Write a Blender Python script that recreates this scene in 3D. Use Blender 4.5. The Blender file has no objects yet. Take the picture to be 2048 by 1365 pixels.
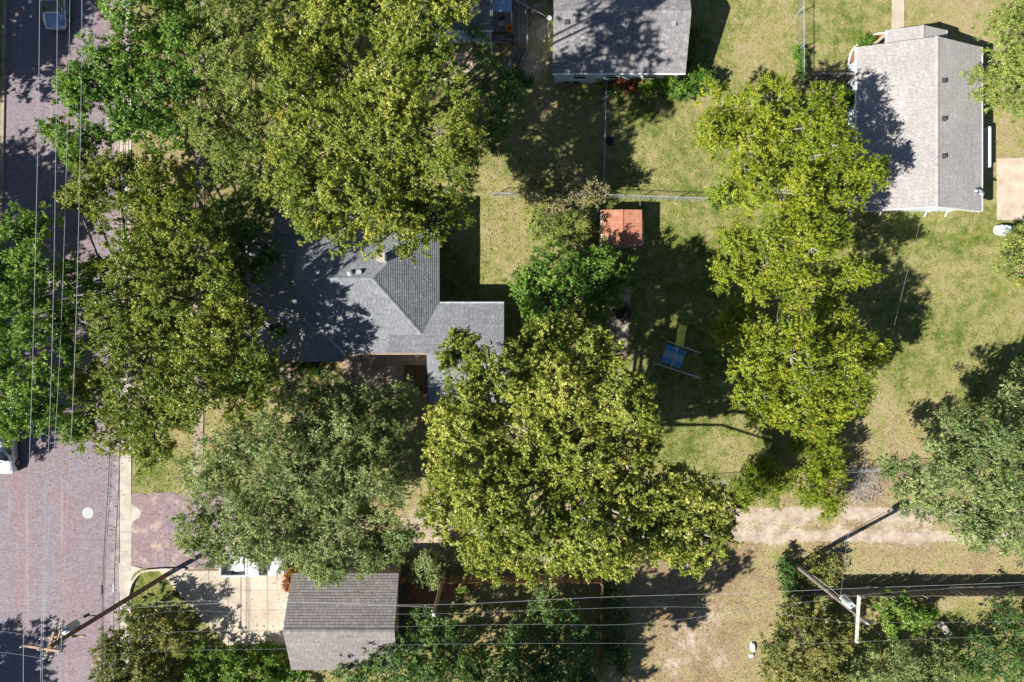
import bpy, math, random
import numpy as np
from mathutils import Vector, Matrix

# ------------------------------------------------------------------ camera, light, exposure
sc = bpy.context.scene
H, F = 52.0, 1300.0                      # drone height (m), focal length in photo pixels
cam_d = bpy.data.cameras.new("camera"); cam = bpy.data.objects.new("camera", cam_d)
sc.collection.objects.link(cam); sc.camera = cam
cam.location = (0, 0, H); cam.rotation_euler = (0, 0, 0)
cam_d.sensor_width = 36.0; cam_d.lens = 36.0 * F / 2048.0; cam_d.clip_end = 2000.0

SUN = Vector((1.03, 0.56, -1.0)).normalized()       # the way the light travels
w = bpy.data.worlds.new("World"); sc.world = w; w.use_nodes = True
nt = w.node_tree; bgn = nt.nodes["Background"]
sky = nt.nodes.new("ShaderNodeTexSky"); sky.sky_type = 'NISHITA'; sky.sun_disc = False
sky.sun_elevation = math.asin(-SUN.z); sky.sun_rotation = math.atan2(-SUN.x, -SUN.y)
sky.air_density = 0.85; sky.dust_density = 0.25; sky.ozone_density = 1.6
nt.links.new(sky.outputs[0], bgn.inputs[0]); bgn.inputs[1].default_value = 0.05
sl = bpy.data.lights.new("sun", 'SUN'); sl.energy = 5.0; sl.angle = math.radians(0.53); sl.color = (1.0, 0.965, 0.905)
so = bpy.data.objects.new("sun", sl); sc.collection.objects.link(so)
so.rotation_euler = SUN.to_track_quat('-Z', 'Y').to_euler(); so.location = (-40, -20, 60)
vs = sc.view_settings; vs.view_transform = 'Standard'; vs.look = 'None'; vs.gamma = 1.0
vs.exposure = 1.0; vs.use_curve_mapping = False
sc.cycles.use_denoising = True
sc.cycles.max_bounces = 6; sc.cycles.diffuse_bounces = 3; sc.cycles.glossy_bounces = 2
sc.cycles.transmission_bounces = 3; sc.cycles.transparent_max_bounces = 4
sc.cycles.caustics_reflective = False; sc.cycles.caustics_refractive = False

RN = random.Random(7)
def P(px, py, h=0.0):
    k = (H - h) / F
    return Vector(((px - 1024.0) * k, (682.5 - py) * k, h))

# ------------------------------------------------------------------ materials
def _new(name):
    m = bpy.data.materials.new(name); m.use_nodes = True
    n = m.node_tree; b = n.nodes["Principled BSDF"]
    return m, n, b
def _pos(n):
    return n.nodes.new("ShaderNodeNewGeometry").outputs["Position"]
def _noise(n, scale, detail=4, rough=0.6, vec=None, dist=0.0):
    t = n.nodes.new("ShaderNodeTexNoise"); t.inputs["Scale"].default_value = scale
    t.inputs["Detail"].default_value = detail; t.inputs["Roughness"].default_value = rough
    t.inputs["Distortion"].default_value = dist
    n.links.new(vec if vec is not None else _pos(n), t.inputs["Vector"]); return t.outputs["Fac"]
def _ramp(n, fac, stops):
    r = n.nodes.new("ShaderNodeValToRGB"); e = r.color_ramp.elements
    while len(e) < len(stops): e.new(0.5)
    for i, (p, c) in enumerate(stops):
        e[i].position = p; e[i].color = (*c, 1)
    n.links.new(fac, r.inputs[0]); return r.outputs[0]
def _mix(n, fac, a, b, mode='MIX'):
    x = n.nodes.new("ShaderNodeMix"); x.data_type = 'RGBA'; x.blend_type = mode
    for s, v in ((x.inputs[0], fac), (x.inputs[6], a), (x.inputs[7], b)):
        if hasattr(v, "is_linked"): n.links.new(v, s)
        elif isinstance(v, (int, float)): s.default_value = v
        else: s.default_value = (*v, 1)
    return x.outputs[2]
def _math(n, op, a, b):
    x = n.nodes.new("ShaderNodeMath"); x.operation = op
    for s, v in ((x.inputs[0], a), (x.inputs[1], b)):
        if hasattr(v, "is_linked"): n.links.new(v, s)
        else: s.default_value = v
    return x.outputs[0]
def _bump(n, b, fac, strength, dist=0.02):
    u = n.nodes.new("ShaderNodeBump"); u.inputs["Strength"].default_value = strength
    u.inputs["Distance"].default_value = dist
    n.links.new(fac, u.inputs["Height"]); n.links.new(u.outputs[0], b.inputs["Normal"])
def _attr(n, name):
    a = n.nodes.new("ShaderNodeAttribute"); a.attribute_name = name; return a.outputs["Fac"]

def mat_noise(name, c1, c2, scale=2.0, rough=0.8, bump=0.3, fine=40.0, metallic=0.0, lo=0.35, hi=0.65, spec=0.3):
    m, n, b = _new(name)
    f = _noise(n, scale, 6); col = _ramp(n, f, [(lo, c1), (hi, c2)])
    g = _noise(n, fine, 3); col = _mix(n, 0.35, col, _ramp(n, g, [(0.3, (0.45, 0.45, 0.45)), (0.7, (1, 1, 1))]), 'MULTIPLY')
    n.links.new(col, b.inputs["Base Color"]); b.inputs["Roughness"].default_value = rough
    b.inputs["Metallic"].default_value = metallic; b.inputs["Specular IOR Level"].default_value = spec
    if bump: _bump(n, b, g, bump)
    return m
def mat_tint(name, stops, rough=0.9, wear=None, spec=0.2, nscale=0.5, namt=0.4):
    """colour of each piece from its own 'tint' value, plus weathering"""
    m, n, b = _new(name)
    col = _ramp(n, _attr(n, "tint"), stops)
    f = _noise(n, nscale, 5); col = _mix(n, namt, col, _ramp(n, f, [(0.3, (0.55, 0.55, 0.57)), (0.7, (1.15, 1.12, 1.08))]), 'MULTIPLY')
    g = _noise(n, 45, 2); col = _mix(n, 0.35, col, _ramp(n, g, [(0.3, (0.5, 0.5, 0.5)), (0.7, (1.1, 1.1, 1.1))]), 'MULTIPLY')
    if wear is not None:
        q = _noise(n, 0.9, 6); col = _mix(n, _ramp(n, q, [(0.55, (0, 0, 0)), (0.75, (0.6, 0.6, 0.6))]), col, wear)
    n.links.new(col, b.inputs["Base Color"]); b.inputs["Roughness"].default_value = rough
    b.inputs["Specular IOR Level"].default_value = spec
    _bump(n, b, g, 0.2)
    return m
def mat_leaf(name, stops, trans=0.3, rough=0.45, spec=0.35):
    m, n, b = _new(name)
    col = _ramp(n, _attr(n, "tint"), stops)
    n.links.new(col, b.inputs["Base Color"]); b.inputs["Roughness"].default_value = rough
    b.inputs["Specular IOR Level"].default_value = spec
    t = n.nodes.new("ShaderNodeBsdfTranslucent"); n.links.new(_mix(n, 1.0, col, (1.15, 1.1, 0.6), 'MULTIPLY'), t.inputs[0])
    x = n.nodes.new("ShaderNodeMixShader"); x.inputs[0].default_value = trans
    n.links.new(b.outputs[0], x.inputs[1]); n.links.new(t.outputs[0], x.inputs[2])
    n.links.new(x.outputs[0], n.nodes["Material Output"].inputs[0])
    return m
def mat_plain(name, c, rough=0.5, metallic=0.0, spec=0.5, coat=0.0):
    m, n, b = _new(name)
    f = _noise(n, 6, 4); col = _mix(n, 0.25, c, _ramp(n, f, [(0.3, tuple(x * 0.6 for x in c)), (0.7, tuple(min(1, x * 1.15) for x in c))]))
    n.links.new(col, b.inputs["Base Color"]); b.inputs["Roughness"].default_value = rough
    b.inputs["Metallic"].default_value = metallic; b.inputs["Specular IOR Level"].default_value = spec
    b.inputs["Coat Weight"].default_value = coat; b.inputs["Coat Roughness"].default_value = 0.08
    return m

M = {}
# ------------------------------------------------------------------ mesh builder
def obj_from(name, verts, faces, mat, parent=None, tint=None, smooth=False):
    me = bpy.data.meshes.new(name); me.from_pydata([tuple(v) for v in verts], [], faces); me.update()
    if mat is not None: me.materials.append(M[mat] if isinstance(mat, str) else mat)
    if tint is not None:
        a = me.attributes.new("tint", 'FLOAT', 'FACE'); a.data.foreach_set("value", np.asarray(tint, dtype=np.float32))
    if smooth: me.polygons.foreach_set("use_smooth", [True] * len(me.polygons))
    return link(name, me, parent)
def link(name, me, parent=None, loc=None, rot=None):
    o = bpy.data.objects.new(name, me); sc.collection.objects.link(o)
    if loc is not None: o.location = loc
    if rot is not None: o.rotation_euler = rot
    if parent is not None:
        o.parent = parent; o.matrix_parent_inverse = Matrix.Translation(-root_loc(parent))
    return o
def root_loc(o):
    v = Vector(o.location)
    return v
def tag(o, label, cat, group=None):
    o["label"] = label; o["category"] = cat
    if group: o["group"] = group
    return o
def thing(name, label, cat, loc, group=None):
    o = bpy.data.objects.new(name, None); sc.collection.objects.link(o); o.location = loc
    o.empty_display_size = 0.3
    return tag(o, label, cat, group)
def struct(o): o["kind"] = "structure"; return o
def stuff(o): o["kind"] = "stuff"; return o

class MB:
    def __init__(s): s.v = []; s.f = []; s.t = []
    def quad(s, *p, tint=0.5):
        n = len(s.v); s.v += [tuple(q) for q in p]; s.f.append(tuple(range(n, n + len(p)))); s.t.append(tint); return s
    def box(s, c, size, rz=0.0, tint=0.5, rx=0.0, ry=0.0, taper=1.0):
        n = len(s.v); R = Matrix.Rotation(rz, 3, 'Z') @ Matrix.Rotation(ry, 3, 'Y') @ Matrix.Rotation(rx, 3, 'X')
        for z in (-.5, .5):
            k = taper if z > 0 else 1.0
            for x, y in ((-.5, -.5), (.5, -.5), (.5, .5), (-.5, .5)):
                s.v.append(tuple(Vector(c) + R @ Vector((x * size[0] * k, y * size[1] * k, z * size[2]))))
        for q in ((3, 2, 1, 0), (4, 5, 6, 7), (0, 1, 5, 4), (1, 2, 6, 5), (2, 3, 7, 6), (3, 0, 4, 7)):
            s.f.append(tuple(n + i for i in q)); s.t.append(tint)
        return s
    def beam(s, a, b, wd, ht, tint=0.5, up=(0, 0, 1)):
        """rectangular bar from a to b"""
        a, b = Vector(a), Vector(b); d = (b - a).normalized(); u = Vector(up)
        if abs(d.dot(u)) > 0.98: u = Vector((1, 0, 0))
        x = d.cross(u).normalized(); z = x.cross(d).normalized(); n = len(s.v)
        for p in (a, b):
            for i, j in ((-1, -1), (1, -1), (1, 1), (-1, 1)):
                s.v.append(tuple(p + x * (i * wd / 2) + z * (j * ht / 2)))
        for q in ((3, 2, 1, 0), (4, 5, 6, 7), (0, 1, 5, 4), (1, 2, 6, 5), (2, 3, 7, 6), (3, 0, 4, 7)):
            s.f.append(tuple(n + i for i in q)); s.t.append(tint)
        return s
    def tube(s, pts, rad, k=6, tint=0.5, caps=True):
        pts = [Vector(p) for p in pts]; n0 = len(s.v)
        rad = rad if hasattr(rad, "__len__") else [rad] * len(pts)
        for i, p in enumerate(pts):
            d = (pts[min(i + 1, len(pts) - 1)] - pts[max(i - 1, 0)]).normalized()
            u = Vector((0, 0, 1)) if abs(d.z) < 0.9 else Vector((1, 0, 0))
            x = d.cross(u).normalized(); y = d.cross(x)
            for j in range(k):
                a = 2 * math.pi * j / k
                s.v.append(tuple(p + (x * math.cos(a) + y * math.sin(a)) * rad[i]))
        for i in range(len(pts) - 1):
            for j in range(k):
                a, b = n0 + i * k + j, n0 + i * k + (j + 1) % k
                s.f.append((a, b, b + k, a + k)); s.t.append(tint)
        if caps and k > 2:
            s.f.append(tuple(n0 + j for j in range(k))[::-1]); s.t.append(tint)
            m = n0 + (len(pts) - 1) * k; s.f.append(tuple(m + j for j in range(k))); s.t.append(tint)
        return s
    def cyl(s, c, r, h, k=12, r2=None, tint=0.5):
        c = Vector(c); return s.tube([c, c + Vector((0, 0, h))], [r, r if r2 is None else r2], k, tint)
    def lathe(s, c, prof, k=14, rot=None, tint=0.5):
        c = Vector(c); n0 = len(s.v); R = rot or Matrix.Identity(3)
        for r, z in prof:
            for j in range(k):
                a = 2 * math.pi * j / k
                s.v.append(tuple(c + R @ Vector((r * math.cos(a), r * math.sin(a), z))))
        for i in range(len(prof) - 1):
            for j in range(k):
                a, b = n0 + i * k + j, n0 + i * k + (j + 1) % k
                s.f.append((a, b, b + k, a + k)); s.t.append(tint)
        s.f.append(tuple(n0 + j for j in range(k))[::-1]); s.t.append(tint)
        m = n0 + (len(prof) - 1) * k; s.f.append(tuple(m + j for j in range(k))); s.t.append(tint)
        return s
    def slab(s, poly, z0, z1, tint=0.5):
        """prism over an xy polygon, counter-clockwise"""
        n = len(s.v); k = len(poly)
        for z in (z0, z1):
            for p in poly: s.v.append((p[0], p[1], z))
        s.f.append(tuple(range(n + k, n + 2 * k))); s.t.append(tint)
        s.f.append(tuple(range(n, n + k))[::-1]); s.t.append(tint)
        for i in range(k):
            j = (i + 1) % k; s.f.append((n + i, n + j, n + k + j, n + k + i)); s.t.append(tint)
        return s
    def build(s, name, mat, parent=None, smooth=False):
        return obj_from(name, s.v, s.f, mat, parent, s.t, smooth)

def clip_poly(poly, clip):
    """Sutherland-Hodgman, clip convex counter-clockwise"""
    out = list(poly)
    for i in range(len(clip)):
        a, b = clip[i], clip[(i + 1) % len(clip)]; inp, out = out, []
        if not inp: return []
        def side(p): return (b[0] - a[0]) * (p[1] - a[1]) - (b[1] - a[1]) * (p[0] - a[0])
        for j in range(len(inp)):
            p, q = inp[j - 1], inp[j]; sp, sq = side(p), side(q)
            if (sp >= 0) != (sq >= 0):
                t = sp / (sp - sq); out.append((p[0] + (q[0] - p[0]) * t, p[1] + (q[1] - p[1]) * t))
            if sq >= 0: out.append(q)
    return out
def ccw(poly):
    a = sum(poly[i - 1][0] * poly[i][1] - poly[i][0] * poly[i - 1][1] for i in range(len(poly)))
    return list(poly) if a > 0 else list(poly)[::-1]
def px_poly(pts, h=0.0): return ccw([tuple(P(x, y, h)[:2]) for x, y in pts])

def add_shingles(mb, poly, expo=0.16, tabw=0.33, rnd=RN, off=0.0):
    """courses of overlapping tabs over one convex roof plane (3D polygon)"""
    p = [Vector(q) for q in poly]; n = (p[1] - p[0]).cross(p[2] - p[0]).normalized()
    if n.z < 0: n = -n
    u = (Vector((0, 0, 1)) - n * n.z).normalized(); a = u.cross(n).normalized()
    o = p[0]; q2 = ccw([((q - o).dot(a), (q - o).dot(u)) for q in p])
    s0, s1 = min(q[0] for q in q2), max(q[0] for q in q2); t0, t1 = min(q[1] for q in q2), max(q[1] for q in q2)
    t = t0 - 0.001; row = 0
    while t < t1:
        s = s0 - tabw * (rnd.random()); row += 1
        while s < s1:
            wd = tabw * rnd.choice((0.7, 0.85, 1.0, 1.0, 1.2)); g = 0.008; lap = 0.012
            c = clip_poly([(s + g, t), (s + wd - g, t), (s + wd - g, t + expo + lap), (s + g, t + expo + lap)], q2)
            if len(c) >= 3:
                lift = rnd.uniform(0.0, 0.006); tint = min(1, max(0, rnd.gauss(0.5, 0.15)))
                def pt(x, y, dz=None):
                    e = off + 0.010 + lift + 0.022 * (1 - (y - t) / expo) if dz is None else dz
                    return o + a * x + u * y + n * e
                mb.quad(*[pt(x, y) for x, y in c], tint=tint)
                low = [q for q in c if abs(q[1] - t) < 1e-6]
                if len(low) == 2:
                    l, r = sorted(low); mb.quad(pt(l[0], t, off), pt(r[0], t, off), pt(*r), pt(*l), tint=tint)
            s += wd
        t += expo
def roof_planes(parent, planes, mat_deck, mat_sh, thick=0.14, name="roof", expo=0.16, tabw=0.33):
    """one roof: deck of thick planes + a joined part of shingle tabs on it"""
    d = MB()
    for pl in planes:
        p = [Vector(q) for q in pl]; n = (p[1] - p[0]).cross(p[2] - p[0]).normalized()
        if n.z < 0: p = p[::-1]; 
        k = len(p); i0 = len(d.v)
        d.v += [tuple(q) for q in p] + [tuple(q - Vector((0, 0, thick))) for q in p]
        d.f.append(tuple(range(i0, i0 + k))); d.t.append(.5); d.f.append(tuple(range(i0 + k, i0 + 2 * k))[::-1]); d.t.append(.5)
        for i in range(k):
            j = (i + 1) % k; d.f.append((i0 + i, i0 + k + i, i0 + k + j, i0 + j)); d.t.append(.5)
    deck = d.build(name, mat_deck, parent)
    s = MB()
    for pl in planes: add_shingles(s, pl, expo, tabw)
    stuff(obj_from("shingles", s.v, s.f, mat_sh, deck, s.t))
    return deck
# ------------------------------------------------------------------ material list
M["concrete"] = mat_noise("concrete", (0.42, 0.355, 0.275), (0.53, 0.455, 0.36), 0.8, 0.9, 0.15, 25)
M["kerb"] = mat_noise("kerb_concrete", (0.38, 0.33, 0.28), (0.54, 0.48, 0.41), 1.2, 0.9, 0.2, 18)
M["old_concrete"] = mat_noise("old_concrete", (0.24, 0.18, 0.145), (0.42, 0.335, 0.27), 1.0, 0.9, 0.2, 20)
M["pad"] = mat_noise("bare_pad", (0.42, 0.33, 0.25), (0.60, 0.49, 0.38), 0.9, 0.95, 0.3, 14)
M["dirt"] = mat_noise("dirt", (0.30, 0.235, 0.18), (0.48, 0.40, 0.32), 0.7, 0.95, 0.4, 10)
M["mulch"] = mat_noise("red_mulch", (0.26, 0.09, 0.05), (0.45, 0.20, 0.12), 3, 0.95, 0.8, 18)
M["dark_bed"] = mat_noise("leafy_bed", (0.05, 0.035, 0.022), (0.17, 0.11, 0.06), 4, 0.95, 0.8, 14)
M["wood_old"] = mat_noise("weathered_wood", (0.20, 0.17, 0.145), (0.34, 0.30, 0.26), 3, 0.85, 0.3, 25)
M["wood_gray"] = mat_tint("gray_fence_wood", [(0, (0.13, 0.115, 0.10)), (1, (0.27, 0.245, 0.22))])
M["wood_brown"] = mat_tint("brown_fence_wood", [(0, (0.14, 0.085, 0.045)), (1, (0.30, 0.20, 0.11))])
M["pole_wood"] = mat_noise("pole_wood", (0.11, 0.065, 0.04), (0.20, 0.13, 0.085), 5, 0.85, 0.4, 22)
M["pole_gray"] = mat_noise("pole_wood_gray", (0.17, 0.14, 0.12), (0.30, 0.26, 0.235), 5, 0.85, 0.4, 22)
M["pole_tan"] = mat_noise("pole_wood_tan", (0.28, 0.20, 0.12), (0.42, 0.31, 0.20), 5, 0.85, 0.4, 22)
M["arm_wood"] = mat_noise("crossarm_wood", (0.30, 0.205, 0.125), (0.43, 0.31, 0.20), 5, 0.8, 0.3, 22)
M["arm_white"] = mat_noise("pale_crossarm", (0.46, 0.43, 0.37), (0.60, 0.57, 0.50), 4, 0.7, 0.2, 22)
M["galv"] = mat_noise("galvanised_steel", (0.42, 0.44, 0.46), (0.60, 0.62, 0.64), 4, 0.45, 0.1, 30, metallic=0.35)
M["wire"] = mat_plain("aluminium_wire", (0.50, 0.50, 0.53), 0.5, 0.0)
M["mesh_wire"] = mat_plain("fence_wire", (0.22, 0.24, 0.25), 0.6)
M["tarp"] = mat_plain("pale_tarpaulin", (0.55, 0.60, 0.66), 0.55)
M["cable"] = mat_plain("black_cable", (0.04, 0.04, 0.05), 0.6)
M["cable_gray"] = mat_plain("gray_cable", (0.30, 0.33, 0.34), 0.6)
M["porcelain"] = mat_plain("porcelain", (0.66, 0.68, 0.72), 0.25)
M["transformer"] = mat_plain("transformer_gray", (0.42, 0.46, 0.48), 0.45)
M["white"] = mat_plain("white_paint", (0.80, 0.80, 0.78), 0.5)
M["white_siding"] = mat_plain("pale_siding", (0.60, 0.68, 0.74), 0.6)
M["tan_siding"] = mat_plain("tan_siding", (0.46, 0.40, 0.32), 0.7)
M["dark_trim"] = mat_plain("dark_trim", (0.06, 0.06, 0.065), 0.6)
M["black"] = mat_plain("black_plastic", (0.015, 0.015, 0.017), 0.5)
M["glass"] = mat_plain("dark_glass", (0.012, 0.018, 0.02), 0.06, 0.0, 0.8)
M["tyre"] = mat_plain("tyre_rubber", (0.02, 0.02, 0.02), 0.8)
M["rim"] = mat_plain("alloy_rim", (0.55, 0.56, 0.58), 0.3, 0.8)
M["lamp"] = mat_plain("headlight", (0.75, 0.78, 0.80), 0.1)
M["paint_slate"] = mat_plain("slate_blue_paint", (0.22, 0.31, 0.40), 0.25, 0.5, 0.5, 1.0)
M["paint_silver"] = mat_plain("silver_paint", (0.62, 0.64, 0.66), 0.28, 0.4, 0.5, 1.0)
M["paint_white"] = mat_plain("white_car_paint", (0.80, 0.81, 0.82), 0.25, 0.0, 0.5, 1.0)
M["iron"] = mat_noise("manhole_iron", (0.50, 0.47, 0.46), (0.64, 0.61, 0.60), 6, 0.6, 0.3, 40)
M["iron_dark"] = mat_noise("manhole_iron_dark", (0.42, 0.40, 0.39), (0.56, 0.54, 0.53), 6, 0.6, 0.3, 40)
M["yellow"] = mat_plain("yellow_plastic", (0.80, 0.72, 0.13), 0.45)
M["orange"] = mat_plain("orange_plastic", (0.85, 0.27, 0.02), 0.5)
M["blue_tarp"] = mat_plain("blue_canvas", (0.045, 0.21, 0.46), 0.7)
M["teal_tarp"] = mat_plain("faded_canvas", (0.24, 0.33, 0.38), 0.7)
M["blue_metal"] = mat_plain("blue_gray_metal", (0.28, 0.40, 0.52), 0.35, 0.4)
M["blue_bin"] = mat_plain("blue_plastic", (0.25, 0.34, 0.5), 0.5)
M["pink_clay"] = mat_plain("clay_pot", (0.55, 0.30, 0.22), 0.8)
M["stone"] = mat_noise("pinkish_stone", (0.44, 0.35, 0.29), (0.60, 0.50, 0.43), 3, 0.9, 0.3, 20)
M["white_stone"] = mat_noise("white_edging", (0.62, 0.58, 0.54), (0.80, 0.77, 0.73), 4, 0.9, 0.3, 20)
M["deadwood"] = mat_noise("dead_branch", (0.30, 0.25, 0.21), (0.46, 0.41, 0.36), 5, 0.9, 0.3, 30)
M["charred"] = mat_noise("dark_brush", (0.03, 0.025, 0.02), (0.08, 0.06, 0.05), 5, 0.9, 0.3, 30)
M["bark"] = mat_noise("bark", (0.12, 0.095, 0.07), (0.24, 0.20, 0.16), 6, 0.9, 0.5, 30)
M["bark_pale"] = mat_noise("pale_bark", (0.30, 0.26, 0.21), (0.50, 0.45, 0.38), 6, 0.9, 0.4, 30)
# rust
m, n, b = _new("rusty_sheet"); f = _noise(n, 3.2, 7, 0.7)
c = _mix(n, _attr(n, "tint"), _ramp(n, f, [(0.28, (0.26, 0.095, 0.055)), (0.42, (0.42, 0.165, 0.09)), (0.55, (0.46, 0.22, 0.14)), (0.7, (0.56, 0.36, 0.27))]), (0.36, 0.14, 0.075))
c = _mix(n, 0.4, c, _ramp(n, _noise(n, 18, 3), [(0.3, (0.5, 0.45, 0.4)), (0.7, (1.1, 1.1, 1.1))]), 'MULTIPLY')
n.links.new(c, b.inputs["Base Color"]); b.inputs["Roughness"].default_value = 0.75; M["rust"] = m
# shingles
M["sh_dark"] = mat_tint("charcoal_shingles", [(0, (0.165, 0.174, 0.192)), (0.5, (0.228, 0.238, 0.258)), (1, (0.30, 0.31, 0.33))], 0.9, None, 0.25, 0.35, 0.35)
M["sh_mid"] = mat_tint("gray_shingles", [(0, (0.17, 0.16, 0.165)), (0.5, (0.25, 0.24, 0.245)), (1, (0.36, 0.345, 0.34))], 0.9, None, 0.25, 0.4, 0.4)
M["sh_warm"] = mat_tint("warm_gray_shingles", [(0, (0.32, 0.295, 0.285)), (0.5, (0.385, 0.36, 0.345)), (1, (0.46, 0.435, 0.415))], 0.9, None, 0.25, 0.4, 0.3)
M["sh_garage"] = mat_tint("brown_gray_shingles", [(0, (0.17, 0.15, 0.145)), (0.5, (0.235, 0.21, 0.20)), (1, (0.30, 0.27, 0.255))], 0.9, None, 0.25, 0.4, 0.25)
M["sh_light"] = mat_tint("pale_porch_shingles", [(0, (0.30, 0.30, 0.31)), (0.5, (0.38, 0.38, 0.39)), (1, (0.46, 0.46, 0.47))], 0.9, None, 0.25, 0.4, 0.35)
M["deck_dark"] = mat_plain("roof_deck", (0.07, 0.07, 0.075), 0.9)
# brick street
def brick_mat(name, apron):
    m, n, b = _new(name); pos = _pos(n)
    bt = n.nodes.new("ShaderNodeTexBrick"); n.links.new(pos, bt.inputs["Vector"])
    bt.inputs["Scale"].default_value = 1.0; bt.inputs["Brick Width"].default_value = 0.23; bt.inputs["Row Height"].default_value = 0.115
    bt.inputs["Mortar Size"].default_value = 0.012; bt.inputs["Bias"].default_value = -0.1
    bt.inputs["Color1"].default_value = (0.185, 0.148, 0.162, 1); bt.inputs["Color2"].default_value = (0.265, 0.225, 0.245, 1); bt.inputs["Mortar"].default_value = (0.175, 0.147, 0.155, 1)
    mp = n.nodes.new("ShaderNodeMapping"); mp.inputs["Scale"].default_value = (1.0, 0.10, 1); n.links.new(pos, mp.inputs[0])
    # long worn wheel lanes: blue-grey where polished, reddish between
    lane = _noise(n, 0.55, 4, 0.55, mp.outputs[0]); big = _noise(n, 0.22, 5, 0.6)
    lf = _math(n, 'ADD', _math(n, 'MULTIPLY', lane, 0.6), _math(n, 'MULTIPLY', big, 0.4))
    c = _mix(n, 1.0, bt.outputs[0], _ramp(n, lf, [(0.38, (1.08, 0.95, 0.92)), (0.5, (1.02, 0.99, 0.99)), (0.62, (0.98, 1.03, 1.10))]), 'MULTIPLY')
    fine = _noise(n, 9, 4, 0.7); c = _mix(n, 0.35, c, _ramp(n, fine, [(0.3, (0.66, 0.64, 0.64)), (0.7, (1.25, 1.24, 1.23))]), 'MULTIPLY')
    seam = n.nodes.new("ShaderNodeTexNoise"); mp2 = n.nodes.new("ShaderNodeMapping"); mp2.inputs["Scale"].default_value = (6.0, 0.25, 1); n.links.new(pos, mp2.inputs[0])
    seam.inputs["Scale"].default_value = 0.35; seam.inputs["Detail"].default_value = 3; n.links.new(mp2.outputs[0], seam.inputs["Vector"])
    c = _mix(n, _ramp(n, seam.outputs["Fac"], [(0.60, (0, 0, 0)), (0.70, (0.35, 0.35, 0.35))]), c, (0.34, 0.305, 0.305))
    oil = _ramp(n, _noise(n, 1.1, 5, 0.7), [(0.64, (0, 0, 0)), (0.76, (0.4, 0.4, 0.4))]); c = _mix(n, oil, c, (0.13, 0.11, 0.115))
    if apron:
        c = _mix(n, _ramp(n, _noise(n, 0.9, 6, 0.72), [(0.52, (0, 0, 0)), (0.64, (0.7, 0.7, 0.7))]), c, (0.42, 0.345, 0.29))
        c = _mix(n, 1.0, c, (1.04, 0.97, 0.95), 'MULTIPLY')
    else:
        sx = n.nodes.new("ShaderNodeSeparateXYZ"); n.links.new(pos, sx.inputs[0])
        gut = n.nodes.new("ShaderNodeMapRange"); gut.inputs[1].default_value = -32.6; gut.inputs[2].default_value = -31.4; n.links.new(sx.outputs[0], gut.inputs[0])
        gf_ = _math(n, 'MULTIPLY', gut.outputs[0], _ramp(n, _noise(n, 1.2, 5, 0.7), [(0.45, (0, 0, 0)), (0.65, (0.8, 0.8, 0.8))])); c = _mix(n, gf_, c, (0.44, 0.36, 0.30))
    n.links.new(c, b.inputs["Base Color"]); b.inputs["Roughness"].default_value = 0.85; b.inputs["Specular IOR Level"].default_value = 0.25
    _bump(n, b, bt.outputs["Fac"], -0.3, 0.01); M[name] = m
brick_mat("brick", False); brick_mat("brick_apron", True)
# lawn
def lawn_color(n, dry):
    n1 = _noise(n, 0.3, 5, 0.6); n2 = _noise(n, 1.3, 5, 0.65); n3 = _noise(n, 7, 4, 0.7)
    dv = _math(n, 'ADD', dry, _math(n, 'MULTIPLY', _math(n, 'SUBTRACT', n1, 0.5), 1.0))
    dv = _math(n, 'ADD', dv, _math(n, 'MULTIPLY', _math(n, 'SUBTRACT', n2, 0.5), 1.2))
    dv = _math(n, 'ADD', dv, _math(n, 'MULTIPLY', _math(n, 'SUBTRACT', n3, 0.5), 0.6))
    c = _ramp(n, dv, [(0.0, (0.065, 0.105, 0.018)), (0.25, (0.145, 0.17, 0.040)), (0.48, (0.26, 0.242, 0.092)), (0.72, (0.335, 0.275, 0.145)), (0.92, (0.28, 0.205, 0.12))])
    nd = _noise(n, 1.5, 7, 0.74)
    ev = _math(n, 'ADD', _attr(n, "dirt"), _math(n, 'MULTIPLY', _math(n, 'SUBTRACT', nd, 0.5), 0.9))
    soil = _ramp(n, _noise(n, 1.1, 6, 0.7), [(0.3, (0.29, 0.225, 0.17)), (0.5, (0.42, 0.34, 0.265)), (0.7, (0.57, 0.475, 0.38))])
    return _mix(n, _ramp(n, ev, [(0.46, (0, 0, 0)), (0.60, (1, 1, 1))]), c, soil), n2, n3
m, n, b = _new("lawn"); dry = _attr(n, "dry"); dirt = _attr(n, "dirt")
c, n2, n3 = lawn_color(n, dry)
c = _mix(n, 0.45, c, _ramp(n, _noise(n, 24, 3, 0.7), [(0.3, (0.5, 0.5, 0.5)), (0.7, (1.2, 1.2, 1.2))]), 'MULTIPLY')
n.links.new(c, b.inputs["Base Color"]); b.inputs["Roughness"].default_value = 0.95; b.inputs["Specular IOR Level"].default_value = 0.1
_bump(n, b, n3, 0.6, 0.05); M["lawn"] = m
m, n, b = _new("grass_blades"); c, _a, _b = lawn_color(n, _attr(n, "tint"))
n.links.new(c, b.inputs["Base Color"]); b.inputs["Roughness"].default_value = 0.8; b.inputs["Specular IOR Level"].default_value = 0.1
M["grass"] = m
M["litter"] = mat_leaf("fallen_leaves", [(0, (0.10, 0.06, 0.03)), (0.5, (0.25, 0.16, 0.07)), (1, (0.42, 0.33, 0.12))], 0.1, 0.7, 0.2)

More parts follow.
